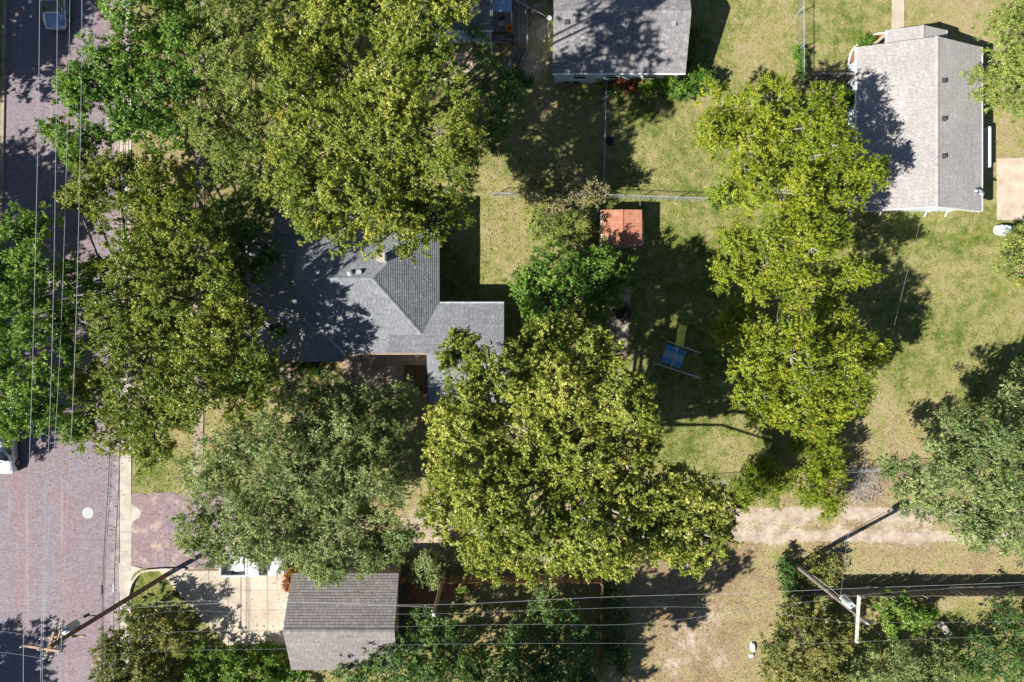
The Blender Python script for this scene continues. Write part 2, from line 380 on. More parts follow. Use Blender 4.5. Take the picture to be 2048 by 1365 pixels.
# ------------------------------------------------------------------ ground
DRY = [  # px, py, radius px, amount (green < 0.3 < dry)
    (1500, 60, 200, .52), (1540, 90, 60, .75), (1420, 60, 60, .32), (1450, 260, 130, .46), (1320, 250, 110, .34), (1680, 60, 70, .36), (1950, 30, 90, .8), (2020, 270, 70, .75), (1850, 440, 120, .42),
    (1850, 640, 170, .36), (1960, 560, 130, .5), (1790, 860, 110, .72), (1900, 740, 120, .42), (1350, 460, 120, .36), (1400, 620, 150, .3), (1400, 850, 160, .35),
    (1450, 930, 70, .62), (1000, 500, 70, .62), (960, 420, 60, .6), (1100, 260, 120, .55), (1060, 120, 90, .8), (330, 930, 60, .25), (300, 1180, 60, .2),
    (1380, 1260, 160, 1.12), (1330, 1150, 120, 1.0), (1480, 1150, 90, 1.0), (1800, 1130, 160, .95), (1700, 1000, 160, .95), (1950, 1120, 100, .95), (640, 900, 250, .72), (900, 1050, 250, .7), (430, 860, 120, .6),
    (360, 300, 120, .7), (200, 600, 150, .6), (1000, 1230, 130, .5), (1850, 1300, 120, .32), (2000, 1300, 100, .3), (1640, 1220, 100, .35), (1240, 1250, 60, .35),
    (1600, 480, 200, .42), (1380, 100, 60, .2), (900, 540, 60, .25), (1600, 180, 60, .5), (10, 300, 80, .5), (10, 1200, 60, .7)]
DIRT = [(1480, 1055, 70, .62), (1540, 1050, 60, .62), (1600, 1040, 70, .6), (1680, 1045, 70, .56), (1760, 1040, 80, .58), (1850, 1040, 80, .58), (1940, 1045, 80, .58), (2030, 1050, 80, .58), (1720, 1000, 60, .55), (1780, 990, 50, .52), (1400, 1060, 80, .7), (1300, 1060, 90, .7),
    (1150, 1060, 120, .7), (1000, 1060, 120, .7), (850, 1060, 120, .65), (700, 1060, 120, .6), (560, 1050, 120, .55), (1720, 960, 60, .75), (1790, 900, 40, .45),
    (1380, 1280, 130, .55), (1420, 1230, 90, .55), (1320, 1200, 70, .5), (1350, 1330, 90, .55), (1440, 1320, 80, .55), (1060, 130, 80, .66), (930, 120, 70, .7), (1080, 60, 50, .66), (1010, 230, 80, .5), (1240, 640, 40, .5), (1010, 500, 25, .42), (1640, 180, 40, .45),
    (1900, 430, 60, .42), (1840, 700, 25, .42), (1960, 610, 40, .45), (300, 300, 70, .5), (400, 870, 30, .6), (720, 880, 80, .5), (660, 1000, 120, .5), (900, 1190, 60, .5),
    (1480, 400, 30, .5), (2010, 300, 50, .4), (1790, 1050, 60, .6), (250, 600, 80, .5), (1560, 440, 40, .5), (1850, 1110, 80, .42), (1620, 540, 40, .4), (10, 300, 60, .4)]
def field(lst, X, Y, base):
    v = np.full(X.shape, base, dtype=np.float32); ws = np.full(X.shape, 0.25, dtype=np.float32); v *= ws
    for px, py, r, a in lst:
        c = P(px, py); g = np.exp(-((X - c.x) ** 2 + (Y - c.y) ** 2) / (2 * (r * 0.04 * 0.6) ** 2)); v += g * a; ws += g
    return v / ws
def ground_fields(X, Y):
    d = field(DRY, X, Y, 0.46) - .05; e = np.full(X.shape, .385, dtype=np.float32)
    for px, py, r, a in DIRT:
        c = P(px, py); g = np.exp(-((X - c.x) ** 2 + ((Y - c.y)) ** 2) / (2 * (r * 0.04 * 0.55) ** 2)); e = np.maximum(e, g * a)
    for yc_, hw_, amp in ((1029, 17, .98), (1075, 13, .95)):          # wheel ruts of the alley
        yw = P(0, yc_).y; x0_ = P(1440, 0).x
        e = np.maximum(e, amp * np.exp(-((Y - yw - .12 * np.sin(X * .55) - .06 * np.sin(X * 1.7)) / (hw_ * .04)) ** 2) * (1 / (1 + np.exp(-(X - x0_) * 1.5))))
    return d, e
xs = np.concatenate([[-900, -400, -200, -120, -80, -60], np.arange(-50, 50.01, 0.6), [60, 80, 120, 200, 400, 900]])
ys = np.concatenate([[-900, -400, -200, -120, -80, -50], np.arange(-36, 36.01, 0.6), [50, 80, 120, 200, 400, 900]])
GX, GY = np.meshgrid(xs, ys); gd, ge = ground_fields(GX, GY)
nx, ny = len(xs), len(ys)
me = bpy.data.meshes.new("ground")
idx = np.arange(nx * ny).reshape(ny, nx); q = np.stack([idx[:-1, :-1], idx[:-1, 1:], idx[1:, 1:], idx[1:, :-1]], -1).reshape(-1, 4)
GZ = 0.012 * np.sin(GX * 1.7) * np.cos(GY * 1.3) - 0.02
me.from_pydata(np.stack([GX, GY, GZ], -1).reshape(-1, 3).tolist(), [], q.tolist()); me.update()
for nm, arr in (("dry", gd), ("dirt", ge)):
    a = me.attributes.new(nm, 'FLOAT', 'POINT'); a.data.foreach_set("value", arr.astype(np.float32).ravel())
me.materials.append(M["lawn"]); struct(link("ground", me))

def sheet(name, pts, z, mat, h=0.0, thick=0.08):
    mb = MB(); mb.slab(px_poly(pts, h), z - thick, z); o = mb.build(name, mat); return struct(o)
sheet("road", [(34, -900), (240, -900), (238, 2300), (-32, 2300)], 0.012, "brick")
rag = [(262, 990)] + [(270 + 12 * i, 988 + 2 * math.sin(i * 1.1) + RN.uniform(-5, 5)) for i in range(16)] + [(468 + RN.uniform(-10, 14), 1000 + 17 * i) for i in range(8)] + [(462, 1139), (330, 1139), (262, 1132)]
sheet("alley", rag, 0.016, "brick_apron")
PAVED = [px_poly([(0, -900), (268, -900), (268, 2300), (0, 2300)]), px_poly([(262, 985), (470, 985), (470, 1139), (262, 1139)])]
def paved(x, y):
    return any(all((p[i][0] - p[i - 1][0]) * (y - p[i - 1][1]) - (p[i][1] - p[i - 1][1]) * (x - p[i - 1][0]) >= 0 for i in range(len(p))) for p in PAVED)

# kerbs: lengths of concrete with joints
def kerb_run(name, x0, x1, y0, y1, step, top, mat, extra=()):
    root = struct(obj_from(name, *[(lambda m_: (m_.v, m_.f))(MB().slab(px_poly([(x0, y0), (x1, y0), (x1, y1), (x0, y1)]), -0.15, top - 0.03))][0], mat))
    y = y0
    while y < y1:
        e = min(y + step, y1)
        MB().slab(px_poly([(x0 + .2, y + .35), (x1 - .2, y + .35), (x1 - .2, e - .35), (x0 + .2, e - .35)]), 0.0, top + RN.uniform(-.006, .006), RN.random()).build("kerb_length", mat, root)
        y = e
    return root
kerb_run("kerb", 240, 263, -120, 1480, 74, 0.03, "kerb")
kb = struct(MB().slab(px_poly([(10, -120), (17, -120), (-14, 1480), (-21, 1480)]), -.15, .08).build("kerb_beyond", "kerb"))
y = -120
while y < 1480:
    e0, e1 = 17.5 - 31 * (y + 120) / 1600, 17.5 - 31 * (y + 74 + 120) / 1600
    MB().slab(px_poly([(e0 - 7.5, y + .4), (e0 - .6, y + .4), (e1 - .6, y + 73.6), (e1 - 7.5, y + 73.6)]), 0, .12 + RN.uniform(-.006, .006)).build("kerb_length", "old_concrete", kb); y += 74
flare = MB().slab(px_poly([(263, 1006), (267, 1011), (273, 1014), (279, 1019), (282, 1025), (282, 1031), (278, 1036), (271, 1040), (266, 1044), (263, 1052)]), -0.1, 0.026).build("kerb_flare", "kerb"); struct(flare)
apron = MB().slab(px_poly([(238, 1128), (246, 1122), (264, 1132), (285, 1137), (270, 1146), (262, 1160), (262, 1200), (240, 1200)]), -0.1, 0.036).build("driveway_flare", "kerb"); struct(apron)
edge = []
for t in np.linspace(0, 1, 9):
    a = math.pi / 2 * t; edge.append((258 + 42 * (1 - math.sin(math.pi / 2 - a)) , 1200 - 60 * math.sin(a)))
mb = MB()
pts = [P(*q) + Vector((0, 0, .09)) for q in edge + [(330, 1138), (372, 1138)]]
for a, b_ in zip(pts[:-1], pts[1:]): mb.beam(a, b_, .16, .2)
struct(mb.build("corner_kerb", "kerb"))

# sidewalk slabs
sw = struct(MB().slab(px_poly([(389, -80), (411, -80), (407, 962), (386, 962)]), -0.1, 0.02).build("sidewalk", "old_concrete"))
y = -80
while y < 960:
    f0 = (y + 80) / 1042; f1 = (y + 30 + 80) / 1042
    MB().slab(px_poly([(389.5 - 3 * f0, y + .5), (410.5 - 4 * f0, y + .5), (410.5 - 4 * f1, y + 29.5), (389.5 - 3 * f1, y + 29.5)]), 0, .035 + RN.uniform(0, .012)).build("slab", "old_concrete", sw); y += 30

# garage driveway of concrete slabs
DW = px_poly([(318, 1141), (585, 1141), (578, 1290), (455, 1290), (412, 1247)]); DW = ccw(DW)
dw = struct(MB().slab(DW, -0.1, 0.02).build("driveway", "concrete"))
xb = [300, 340, 380, 418, 457, 497, 536, 590]; yb = [1141, 1180, 1220, 1262, 1292]
for i in range(len(xb) - 1):
    for j in range(len(yb) - 1):
        c = clip_poly(px_poly([(xb[i] + .45, yb[j] + .45), (xb[i + 1] - .45, yb[j] + .45), (xb[i + 1] - .45, yb[j + 1] - .45), (xb[i] + .45, yb[j + 1] - .45)]), DW)
        if len(c) >= 3: MB().slab(c, 0, .042 + RN.uniform(0, .008), RN.random()).build("slab", "concrete", dw)
PAVED.append(DW)
# patio of the main house
pt = struct(MB().slab(px_poly([(686, 700), (858, 700), (858, 785), (800, 800), (690, 800)]), -0.1, .02).build("patio", "old_concrete"))
for x0, x1 in ((686, 745), (745, 806), (806, 858)):
    for y0, y1 in ((700, 730), (730, 752), (752, 778), (778, 800)):
        if x0 == 806 and y0 >= 730: continue
        MB().slab(px_poly([(x0 + .4, y0 + .4), (x1 - .4, y0 + .4), (x1 - .4, y1 - .4), (x0 + .4, y1 - .4)]), 0, .05 + RN.uniform(0, .01)).build("slab", "old_concrete", pt)
sheet("leafy_bed", [(808, 731), (857, 731), (857, 784), (846, 790), (808, 760)], 0.045, "dark_bed")
sheet("garden_bed", [(582, 715), (642, 715), (642, 750), (582, 750)], 0.03, "dark_bed")
sheet("side_path", [(560, 722), (581, 722), (581, 752), (600, 760), (590, 790), (560, 780)], 0.035, "old_concrete")
sheet("garden_path", [(1218, 575), (1262, 575), (1258, 640), (1254, 720), (1230, 725), (1214, 660)], 0.012, "dirt")
sheet("front_path", [(1786, -80), (1808, -80), (1808, 64), (1783, 64)], 0.03, "concrete")
pd = struct(MB().slab(px_poly([(1994, 318), (2140, 312), (2140, 446), (1994, 440)]), -0.1, 0.02).build("parking_pad", "pad"))
sheet("fenced_mulch_bed", [(810, 1168), (960, 1168), (930, 1196), (880, 1200), (870, 1218), (812, 1218)], 0.012, "mulch")
# wheel tracks of the alley
for yy, nm in ((1034, "alley_track"), (1073, "alley_track")):
    p = [(1440 + 50 * i, yy + 4 * math.sin(i * 1.3) + RN.uniform(-2, 2)) for i in range(16)]
    sheet(nm, [(x, y + 10 + 3 * math.sin(x * .05)) for x, y in p] + [(x, y - 9 + 3 * math.cos(x * .04)) for x, y in p[::-1]], 0.004, "dirt") if False else None
# manhole
t = thing("manhole_cover", "round pale iron manhole cover set into the brick street", "manhole", P(176, 1026, .012))
c0 = P(176, 1026, .0)
MB().lathe(c0, [(.43, -.05), (.43, .022), (.36, .022), (.36, .01)], 24).build("ring", "iron", t)
cv = MB().lathe(c0, [(.35, -.05), (.35, .022), (.30, .026), (.05, .026)], 24).build("cover", "iron_dark", t)
for i in range(-3, 4):
    hw_ = math.sqrt(max(.01, .3 ** 2 - (i * .085) ** 2)); MB().box(c0 + Vector((i * .085, 0, .032)), (.05, hw_ * 2, .014)).build("rib", "iron", cv)

# ------------------------------------------------------------------ buildings
def walls(parent, poly, z0, z1, mat, name="wall"):
    poly = ccw(poly)
    for i in range(len(poly)):
        a, b_ = poly[i - 1], poly[i]
        MB().beam((a[0], a[1], (z0 + z1) / 2), (b_[0], b_[1], (z0 + z1) / 2), .12, z1 - z0).build(name, mat, parent)
def window(parent, c, wd, ht, ax, mat="white"):
    """framed window on a wall; ax = outward direction"""
    c = Vector(c); ax = Vector(ax); s = Vector((-ax.y, ax.x, 0)); f = MB()
    for u, v, lw, lh in ((-.5, 0, .08, ht), (.5, 0, .08, ht), (0, -.5, wd, .08), (0, .5, wd, .08), (0, 0, wd, .05)):
        q = c + s * (u * wd) + Vector((0, 0, v * ht)) + ax * .05
        f.box(q, (lw if abs(ax.y) > .5 else .09, .09 if abs(ax.y) > .5 else lw, lh + .08 if lw < .1 else .08))
    fr = f.build("window", mat, parent)
    MB().box(c + ax * .03, (wd if abs(ax.y) > .5 else .04, .04 if abs(ax.y) > .5 else wd, ht)).build("pane", "glass", fr)
def vent(parent, c, s=.32, mat="dark_trim", rz=0):
    c = Vector(c); MB().box(c + Vector((0, 0, .06)), (s, s, .16), rz, taper=.8).box(c + Vector((0, 0, .16)), (s * 1.05, s * 1.05, .05), rz).build("roof_vent", mat, parent)
def gutter(parent, a, b_, mat="white", name="gutter"):
    MB().beam(a, b_, .12, .11).build(name, mat, parent)

# --- main house
EH, RH = 2.8, 5.1
mh = thing("house", "charcoal shingled hip roofed house with tan patio, between the big trees", "house", P(740, 600))
A, B = P(587, 557, RH), P(744, 557, RH)
se_l, se_r = P(587, 707, EH), P(880, 707, EH)
ye = se_l.y; xe = P(877, 600, EH).x
hx = xe; slope = (RH - EH) / (A.y - ye)
nyv = 2 * A.y - ye
SE, NE = Vector((xe, ye, EH)), Vector((xe, nyv, EH))
SW_, NW_ = Vector((A.x, ye, EH)), Vector((A.x, nyv, EH))
rd = roof_planes(mh, [[SW_, SE, B, A], [NE, NW_, A, B], [SE, NE, B]], "deck_dark", "sh_dark", expo=.17)
# rear wing, low gable
ex0, ex1 = P(857, 707, EH).x, P(1008, 700, EH).x
yn, ysn = P(900, 607, EH).y, P(900, 805, EH).y; yr = (yn + ysn) / 2; zr = EH + .95
xi = P(780, 707, EH).x
r2 = roof_planes(mh, [[(xi, yn, EH), (ex1, yn, EH), (ex1, yr, zr), (xi, yr, zr)][::-1], [(ex0, ysn, EH), (ex1, ysn, EH), (ex1, yr, zr), (ex0, yr, zr)]], "deck_dark", "sh_dark", expo=.17)
# south-west wing: slope falling to the patio side, and its west face
wz = EH + (P(685, 0, EH).x - P(612, 0, EH).x) * slope; wx = P(612, 640, wz).x; wy0 = ye - .62
r3 = roof_planes(mh, [[(P(687, 0, EH).x, wy0, EH), (P(687, 0, EH).x, ye + 1.4, EH), (wx, ye + 3.3, wz), (wx, wy0, wz)], [(wx, wy0, wz), (wx, ye + 3.3, wz), (A.x - .05, ye + 3.3, wz - .45), (A.x - .05, wy0, wz - .45)]], "deck_dark", "sh_dark", expo=.17)
# pale west porch roof
pz1, pz0 = 3.15, 2.45
pw0 = P(492, 0, pz0).x; pw1 = A.x + .05
r4 = roof_planes(mh, [[(pw0, wy0 - .05, pz0), (pw1, wy0 - .05, pz1), (pw1, P(0, 464, pz1).y, pz1), (pw0, P(0, 464, pz1).y, pz0)]], "deck_dark", "sh_light", expo=.17)
nz = 3.5
nw = [P(548, 468, nz), P(650, 468, nz + .55), P(650, 372, nz + .55), P(548, 372, nz)]
r5 = roof_planes(mh, [[tuple(v) for v in nw]], "deck_dark", "sh_mid", expo=.17)
gutter(mh, (xe + .03, nyv, EH - .02), (xe + .03, yn - .1, EH - .02), "dark_trim")
gutter(mh, (xe + .1, yn + .05, EH - .02), (ex1, yn + .05, EH - .02), "galv")
gutter(mh, (P(690, 0, EH).x, ye - .05, EH - .02), (ex0 - .1, ye - .05, EH - .02), "arm_wood")
gutter(mh, (ex0 - .04, yr, EH + .3), (ex0 - .04, ysn, EH - .02), "dark_trim", "fascia")
MB().beam((P(690, 0, EH).x, ye - .06, EH + .02), (wx + .2, ye + 2.55, wz - .12), .10, .05).build("valley_flashing", "galv", mh)
# ridge and hip caps
def caps(parent, a, b_, mat="sh_dark", wdt=.28):
    a, b_ = Vector(a), Vector(b_); L = (b_ - a).length; k = max(2, int(L / .26)); m_ = MB()
    d = (b_ - a).normalized(); s = d.cross(Vector((0, 0, 1))).normalized()
    for i in range(k):
        p, q_ = a + d * (i * L / k), a + d * ((i + 1.1) * L / k); z0, z1 = Vector((0, 0, .05)), Vector((0, 0, .035)); dn = Vector((0, 0, -.05)); tt = RN.gauss(.6, .2)
        m_.quad(p - s * wdt / 2 + dn + z0, p + z0, q_ + z1, q_ - s * wdt / 2 + dn + z1, tint=tt); m_.quad(p + z0, p + s * wdt / 2 + dn + z0, q_ + s * wdt / 2 + dn + z1, q_ + z1, tint=tt)
    return stuff(m_.build("ridge_cap", mat, parent))
caps(rd, A, B); caps(rd, B, SE); caps(rd, B, NE); caps(r2, (ex0 + .6, yr, zr), (ex1, yr, zr))
walls(mh, [(A.x + .3, ye + .35), (ex0 + .3, ye + .35), (ex0 + .3, ysn + .35), (ex1 - .35, ysn + .35), (ex1 - .35, yn - .35), (xe - .35, yn - .35), (xe - .35, nyv - .35), (A.x + .3, nyv - .35)], 0, 2.72, "tan_siding")
for wxp in (720, 790): window(mh, (P(wxp, 0, 1.5).x, ye + .35 - .07, 1.55), 1.2, 1.2, (0, -1, 0))
window(mh, (xe - .28, A.y, 1.55), 1.2, 1.2, (1, 0, 0)); window(mh, (ex1 - .28, yr, 1.55), 1.2, 1.2, (1, 0, 0))
for px_, py_ in ((636, 545), (719, 545)):
    zz = RH - (P(px_, py_, RH).y - A.y) * slope; MB().box(P(px_, py_, zz) + Vector((0, 0, .1)), (.36, .3, .22), 0.1, taper=.9).build("roof_vent", "galv", mh)
zz = RH - .35; MB().cyl(P(702, 548, zz) - Vector((0, 0, .1)), .12, .42, 10).lathe(P(702, 548, zz) + Vector((0, 0, .3)), [(.2, 0), (.2, .05), (.05, .14)], 12).build("flue_cap", "galv", mh)
ch = P(766, 517, 4.7); MB().box(ch + Vector((0, 0, .2)), (.5, .5, 1.2)).build("chimney", "white", mh)
MB().box(ch + Vector((0, 0, .84)), (.6, .6, .1)).build("chimney_cap", "concrete", mh)
pipe = MB().tube([P(980, 690, 3.3), P(980, 690, 3.3) + Vector((0, 0, .45)), P(980, 690, 3.3) + Vector((-.3, .1, .62))], .035, 6).build("roof_antenna", "galv", mh)

# --- house beyond the chain-link fence (top, middle)
E2, R2 = 2.7, 4.15
h2 = thing("house", "grey shingled house with pale siding mottled by tree shade, above the chain-link fence", "house", P(1240, 70))
x0, x1 = P(1105, 0, E2).x, P(1371, 0, E2).x; y0 = P(0, 147, E2).y; yr2 = P(0, 22, R2).y; y1 = 2 * yr2 - y0
rr = roof_planes(h2, [[(x0, y0, E2), (x1, y0, E2), (x1 + .05, yr2, R2), (x0, yr2, R2)], [(x1, y1, E2), (x0, y1, E2), (x0, yr2, R2), (x1 + .05, yr2, R2)]], "deck_dark", "sh_mid")
caps(rr, (x0, yr2, R2), (x1, yr2, R2), "sh_mid")
walls(h2, [(x0 + .35, y0 + .42), (x1 - .3, y0 + .42), (x1 - .3, y1 - .4), (x0 + .35, y1 - .4)], 0, 2.68, "white_siding")
for xx in (x0 + .36, x1 - .3):
    MB().quad((xx, y0 + .42, 2.6), (xx, y1 - .42, 2.6), (xx, yr2, R2 - .15)).build("gable_wall", "white_siding", h2)
gutter(h2, (x0, y0 - .03, E2 - .03), (x1, y0 - .03, E2 - .03))
for px_, py_ in ((1133, 45), (1245, 48), (1347, 49)):
    zz = R2 - (yr2 - P(px_, py_, 3.8).y) * (R2 - E2) / (yr2 - y0); q_ = P(px_, py_, zz); vent(h2, q_ - Vector((0, 0, .03)), .3, "galv" if px_ > 1200 else "dark_trim")
for px_ in (1160, 1225, 1300): window(h2, (P(px_, 0, 1.5).x, y0 + .34, 1.5), 1.1, 1.1, (0, -1, 0))

# --- house top right
E3, R3 = 2.7, 4.45
h3 = thing("house", "warm grey gabled house with a satellite dish and roof vents beside the front lawn", "house", P(1840, 240))
xl, xr_ = P(1713, 0, E3).x, P(1963, 0, E3).x; xm = (xl + xr_) / 2 + .25
yt, yb_ = P(0, 95, E3).y, P(0, 423, E3).y
r3_ = roof_planes(h3, [[(xl, yt, E3), (xl, yb_, E3), (xm, yb_, R3), (xm, yt, R3)], [(xr_, yb_, E3), (xr_, yt, E3), (xm, yt, R3), (xm, yb_, R3)]], "deck_dark", "sh_warm", expo=.15, tabw=.34)
caps(r3_, (xm, yb_, R3), (xm, yt, R3), "sh_warm")
# porch gable on the north end
pl_, pr_ = P(1774, 0, 2.55).x, P(1892, 0, 2.55).x; pm = (pl_ + pr_) / 2; pyt = P(0, 61, 2.55).y
zp = 3.35
r6 = roof_planes(h3, [[(pl_, pyt, 2.55), (pl_, yt + .02, 2.55), (pm, yt - .4, zp), (pm, pyt, zp)], [(pr_, yt + .02, 2.55), (pr_, pyt, 2.55), (pm, pyt, zp), (pm, yt - .4, zp)]], "deck_dark", "sh_warm", expo=.15, tabw=.34, name="porch_roof")
caps(r6, (pm, yt - .4, zp), (pm, pyt, zp), "sh_warm")
for xx in (pl_ + .15, pr_ - .15): MB().beam((xx, pyt - .15, 0), (xx, pyt - .15, 2.5), .14, .14).build("porch_post", "tan_siding", h3)
gutter(h3, (pr_ + .03, yt + .1, 2.5), (pr_ + .03, pyt, 2.5)); gutter(h3, (pl_ - .03, yt + .1, 2.5), (pl_ - .03, pyt, 2.5))
wl, wr_, wt, wb = xl + .8, xr_ - .5, yt - .35, yb_ + .6
walls(h3, [(wl, wb), (wr_, wb), (wr_, wt), (wl, wt)], 0, 2.66, "white_siding")
for yy in (wb - .02, wt + .02): MB().quad((wl, yy, 2.6), (wr_, yy, 2.6), (xm, yy, R3 - .17)).build("gable_wall", "white_siding", h3)
gutter(h3, (xl - .03, yt, E3 - .03), (xl - .03, yb_, E3 - .03)); gutter(h3, (xr_ + .03, yt, E3 - .03), (xr_ + .03, yb_, E3 - .03))
MB().beam((xl + .1, yb_ - .03, E3 - .06), (xm, yb_ - .03, R3 - .06), .06, .14).build("fascia", "white", h3)
MB().beam((xm, yb_ - .03, R3 - .06), (xr_ - .05, yb_ - .03, E3 - .06), .06, .14).build("fascia", "white", h3)
for px_, py_ in ((1792, 420), (1887, 418), (1930, 420)):
    q_ = P(px_, py_, 2.2); MB().beam((q_.x, wb - .12, 2.55), (q_.x, wb - .14, .15), .09, .07).beam((q_.x, wb - .12, 2.55), (q_.x - .22, wb - .14, 2.75), .09, .07).beam((q_.x, wb - .14, .15), (q_.x - .12, wb - .5, .08), .09, .07).build("downspout", "white", h3)
for py_ in (163, 239, 314):
    zz = R3 - (P(1886, py_, R3 - .2).x - xm) * (R3 - E3) / (xr_ - xm); vent(h3, P(1886, py_, zz) - Vector((0, 0, .02)), .3, "dark_trim")
for py_ in (230, 300): window(h3, (wl - .07, P(0, py_, 1.5).y, 1.55), 1.1, 1.1, (-1, 0, 0))
for px_ in (1790, 1920): window(h3, (P(px_, 0, 1.5).x, wb - .07, 1.55), 1.0, 1.1, (0, -1, 0))
zz = E3 + .5; MB().tube([P(1755, 285, zz) - Vector((0, 0, .3)), P(1755, 285, zz) + Vector((0, 0, .4)), P(1755, 285, zz) + Vector((.14, .1, .62))], .05, 8).build("vent_pipe", "white", h3)
# satellite dish on the roof edge
dl = P(1960, 384, 3.2); sd = thing("satellite_dish", "white oval satellite dish on the edge of the warm grey roof", "satellite dish", dl - Vector((0.2, 0, .45)))
R_ = Matrix.Rotation(math.radians(-32), 3, 'X') @ Matrix.Rotation(math.radians(12), 3, 'Y')
MB().lathe(dl, [(.02, -.06), (.2, -.04), (.36, .02), (.37, .025), (.2, -.02), (.02, -.04)], 20, R_).build("dish", "white", sd, True)
MB().tube([dl - Vector((.25, 0, .5)), dl - Vector((.05, 0, .3)), dl - Vector((0, 0, .05))], .03, 6).build("mast", "galv", sd)
MB().tube([dl + Vector((0, -.3, -.05)), dl + Vector((-.25, -.32, .25)), dl + Vector((-.48, -.02, .28))], .02, 5).build("arm", "dark_trim", sd)
MB().box(dl + Vector((-.5, 0, .28)), (.16, .12, .12)).build("receiver", "white", sd)
MB().tube([dl + Vector((-.22, -.1, -.4)), dl + Vector((-.18, -1.0, -.48)), P(1952, 420, 2.8)], .018, 5).build("cable", "black", sd)
# east stoop with railing
st = thing("stoop", "timber side stoop with white handrail along the warm grey house", "stoop", P(1970, 300))
dx0, dx1 = xr_ - .2, P(1977, 0, 1.2).x; sy0, sy1 = P(0, 336, .9).y, P(0, 258, .9).y
for i in range(16):
    yy = sy0 + (sy1 - sy0) * (i + .5) / 16; MB().box(((dx0 + dx1) / 2, yy, .42), (dx1 - dx0, (sy1 - sy0) / 16 - .015, .04), tint=RN.random()).build("plank", "wood_gray", st)
MB().beam((dx1, sy0, 1.3), (dx1, sy1, 1.3), .22, .05).build("handrail", "white", st)
for i in range(22):
    yy = sy0 + (sy1 - sy0) * i / 21; MB().box((dx1, yy, .86), (.05, .05, .84)).build("baluster", "white", st)
for yy in (sy0, sy1):
    MB().box((dx1, yy, .66), (.12, .12, 1.3)).build("post", "white", st)
MB().beam((dx1 - .2, sy0 - .05, 1.2), (dx0 + .25, sy0 - 1.6, .35), .16, .06).build("stair_rail", "wood_old", st)
MB().box(((dx0 + dx1) / 2, sy0 - .35, .2), (dx1 - dx0 - .1, .35, .3)).build("step", "wood_old", st)

# --- garage
E4, R4 = 2.6, 4.5
g = thing("garage", "brown grey shingled gable garage at the end of the concrete driveway", "garage", P(690, 1230))
gx0, gx1 = P(577, 0, 3.3).x, P(796, 0, 3.0).x; gyn, gyr, gys = P(0, 1147, E4).y, P(0, 1264, R4).y, P(0, 1340, E4).y
gr = roof_planes(g, [[(gx1, gyn, E4), (gx0, gyn, E4), (gx0, gyr, R4), (gx1, gyr, R4)], [(gx0, gys, E4), (gx1, gys, E4), (gx1, gyr, R4), (gx0, gyr, R4)]], "deck_dark", "sh_garage", expo=.2, tabw=.36)
caps(gr, (gx0, gyr, R4), (gx1, gyr, R4), "sh_garage", .34)
walls(g, [(gx0 + .3, gys + .3), (gx1 - .3, gys + .3), (gx1 - .3, gyn - .3), (gx0 + .3, gyn - .3)], 0, 2.55, "tan_siding")
for xx in (gx0 + .31, gx1 - .31): MB().quad((xx, gys + .3, 2.5), (xx, gyn - .3, 2.5), (xx, gyr, R4 - .16)).build("gable_wall", "tan_siding", g)
gd_ = MB().box((gx0 + .22, gyr, 1.1), (.06, 4.6, 2.15)).build("garage_door", "white", g)
for i in range(4): MB().box((gx0 + .18, gyr, .3 + i * .53), (.03, 4.5, .47)).build("panel", "white", gd_)
gl = P(567, 1248, 2.3); MB().lathe(gl, [(.2, -.06), (.22, 0), (.1, .12), (.03, .16)], 14).build("wall_lamp", "white", g)

# --- small house top (left of the ramp)
E5 = 2.75
h4 = thing("house", "small grey roofed house with blue grey lean-to beside the wooden ramp", "house", P(950, 30))
a0, a1 = P(880, 0, E5).x, P(986, 0, E5).x; b0 = P(0, 61, E5).y; b1 = b0 + 9; rz_ = 4.4
roof_planes(h4, [[(a0 - 3, b0, E5), (a1, b0, E5), (a1, b0 + 4.5, rz_), (a0 - 3, b0 + 4.5, rz_)], [(a1, b1, E5), (a0 - 3, b1, E5), (a0 - 3, b0 + 4.5, rz_), (a1, b0 + 4.5, rz_)]], "deck_dark", "sh_mid")
walls(h4, [(a0 - 2.7, b0 + .3), (a1 - .3, b0 + .3), (a1 - .3, b1 - .3), (a0 - 2.7, b1 - .3)], 0, 2.7, "white_siding")
gutter(h4, (a0 - 3, b0 - .04, E5 - .02), (a1, b0 - .04, E5 - .02))
q0, q1 = P(903, 82, 1.9), P(981, 84, 1.9)
nb = 6
for i in range(nb):
    u0, u1 = i / nb, (i + 1) / nb; xa, xb_ = q0.x + (q1.x - q0.x) * u0 + .01, q0.x + (q1.x - q0.x) * u1 - .01
    MB().quad((xa, q0.y, 1.9), (xb_, q0.y, 1.9), (xb_, b0 + .1, 2.5), (xa, b0 + .1, 2.5)).quad((xa, q0.y, 1.88), (xa, b0 + .1, 2.47), (xb_, b0 + .1, 2.47), (xb_, q0.y, 1.88)).build("lean_to_panel", "blue_metal", h4)
gutter(h4, (q0.x, q0.y - .03, 1.88), (q1.x + .05, q0.y - .03, 1.88)); MB().beam((q1.x + .03, q0.y - .2, 1.85), (q1.x, b0, 2.6), .09, .08).build("trim", "white", h4)
MB().beam((q1.x + .05, q0.y - .1, 0), (q1.x + .05, q0.y - .1, 1.86), .1, .1).build("downspout", "white", h4)
MB().beam((q0.x + .05, q0.y - .02, 0), (q0.x + .05, q0.y - .02, 1.86), .09, .09).build("lean_to_post", "wood_old", h4)
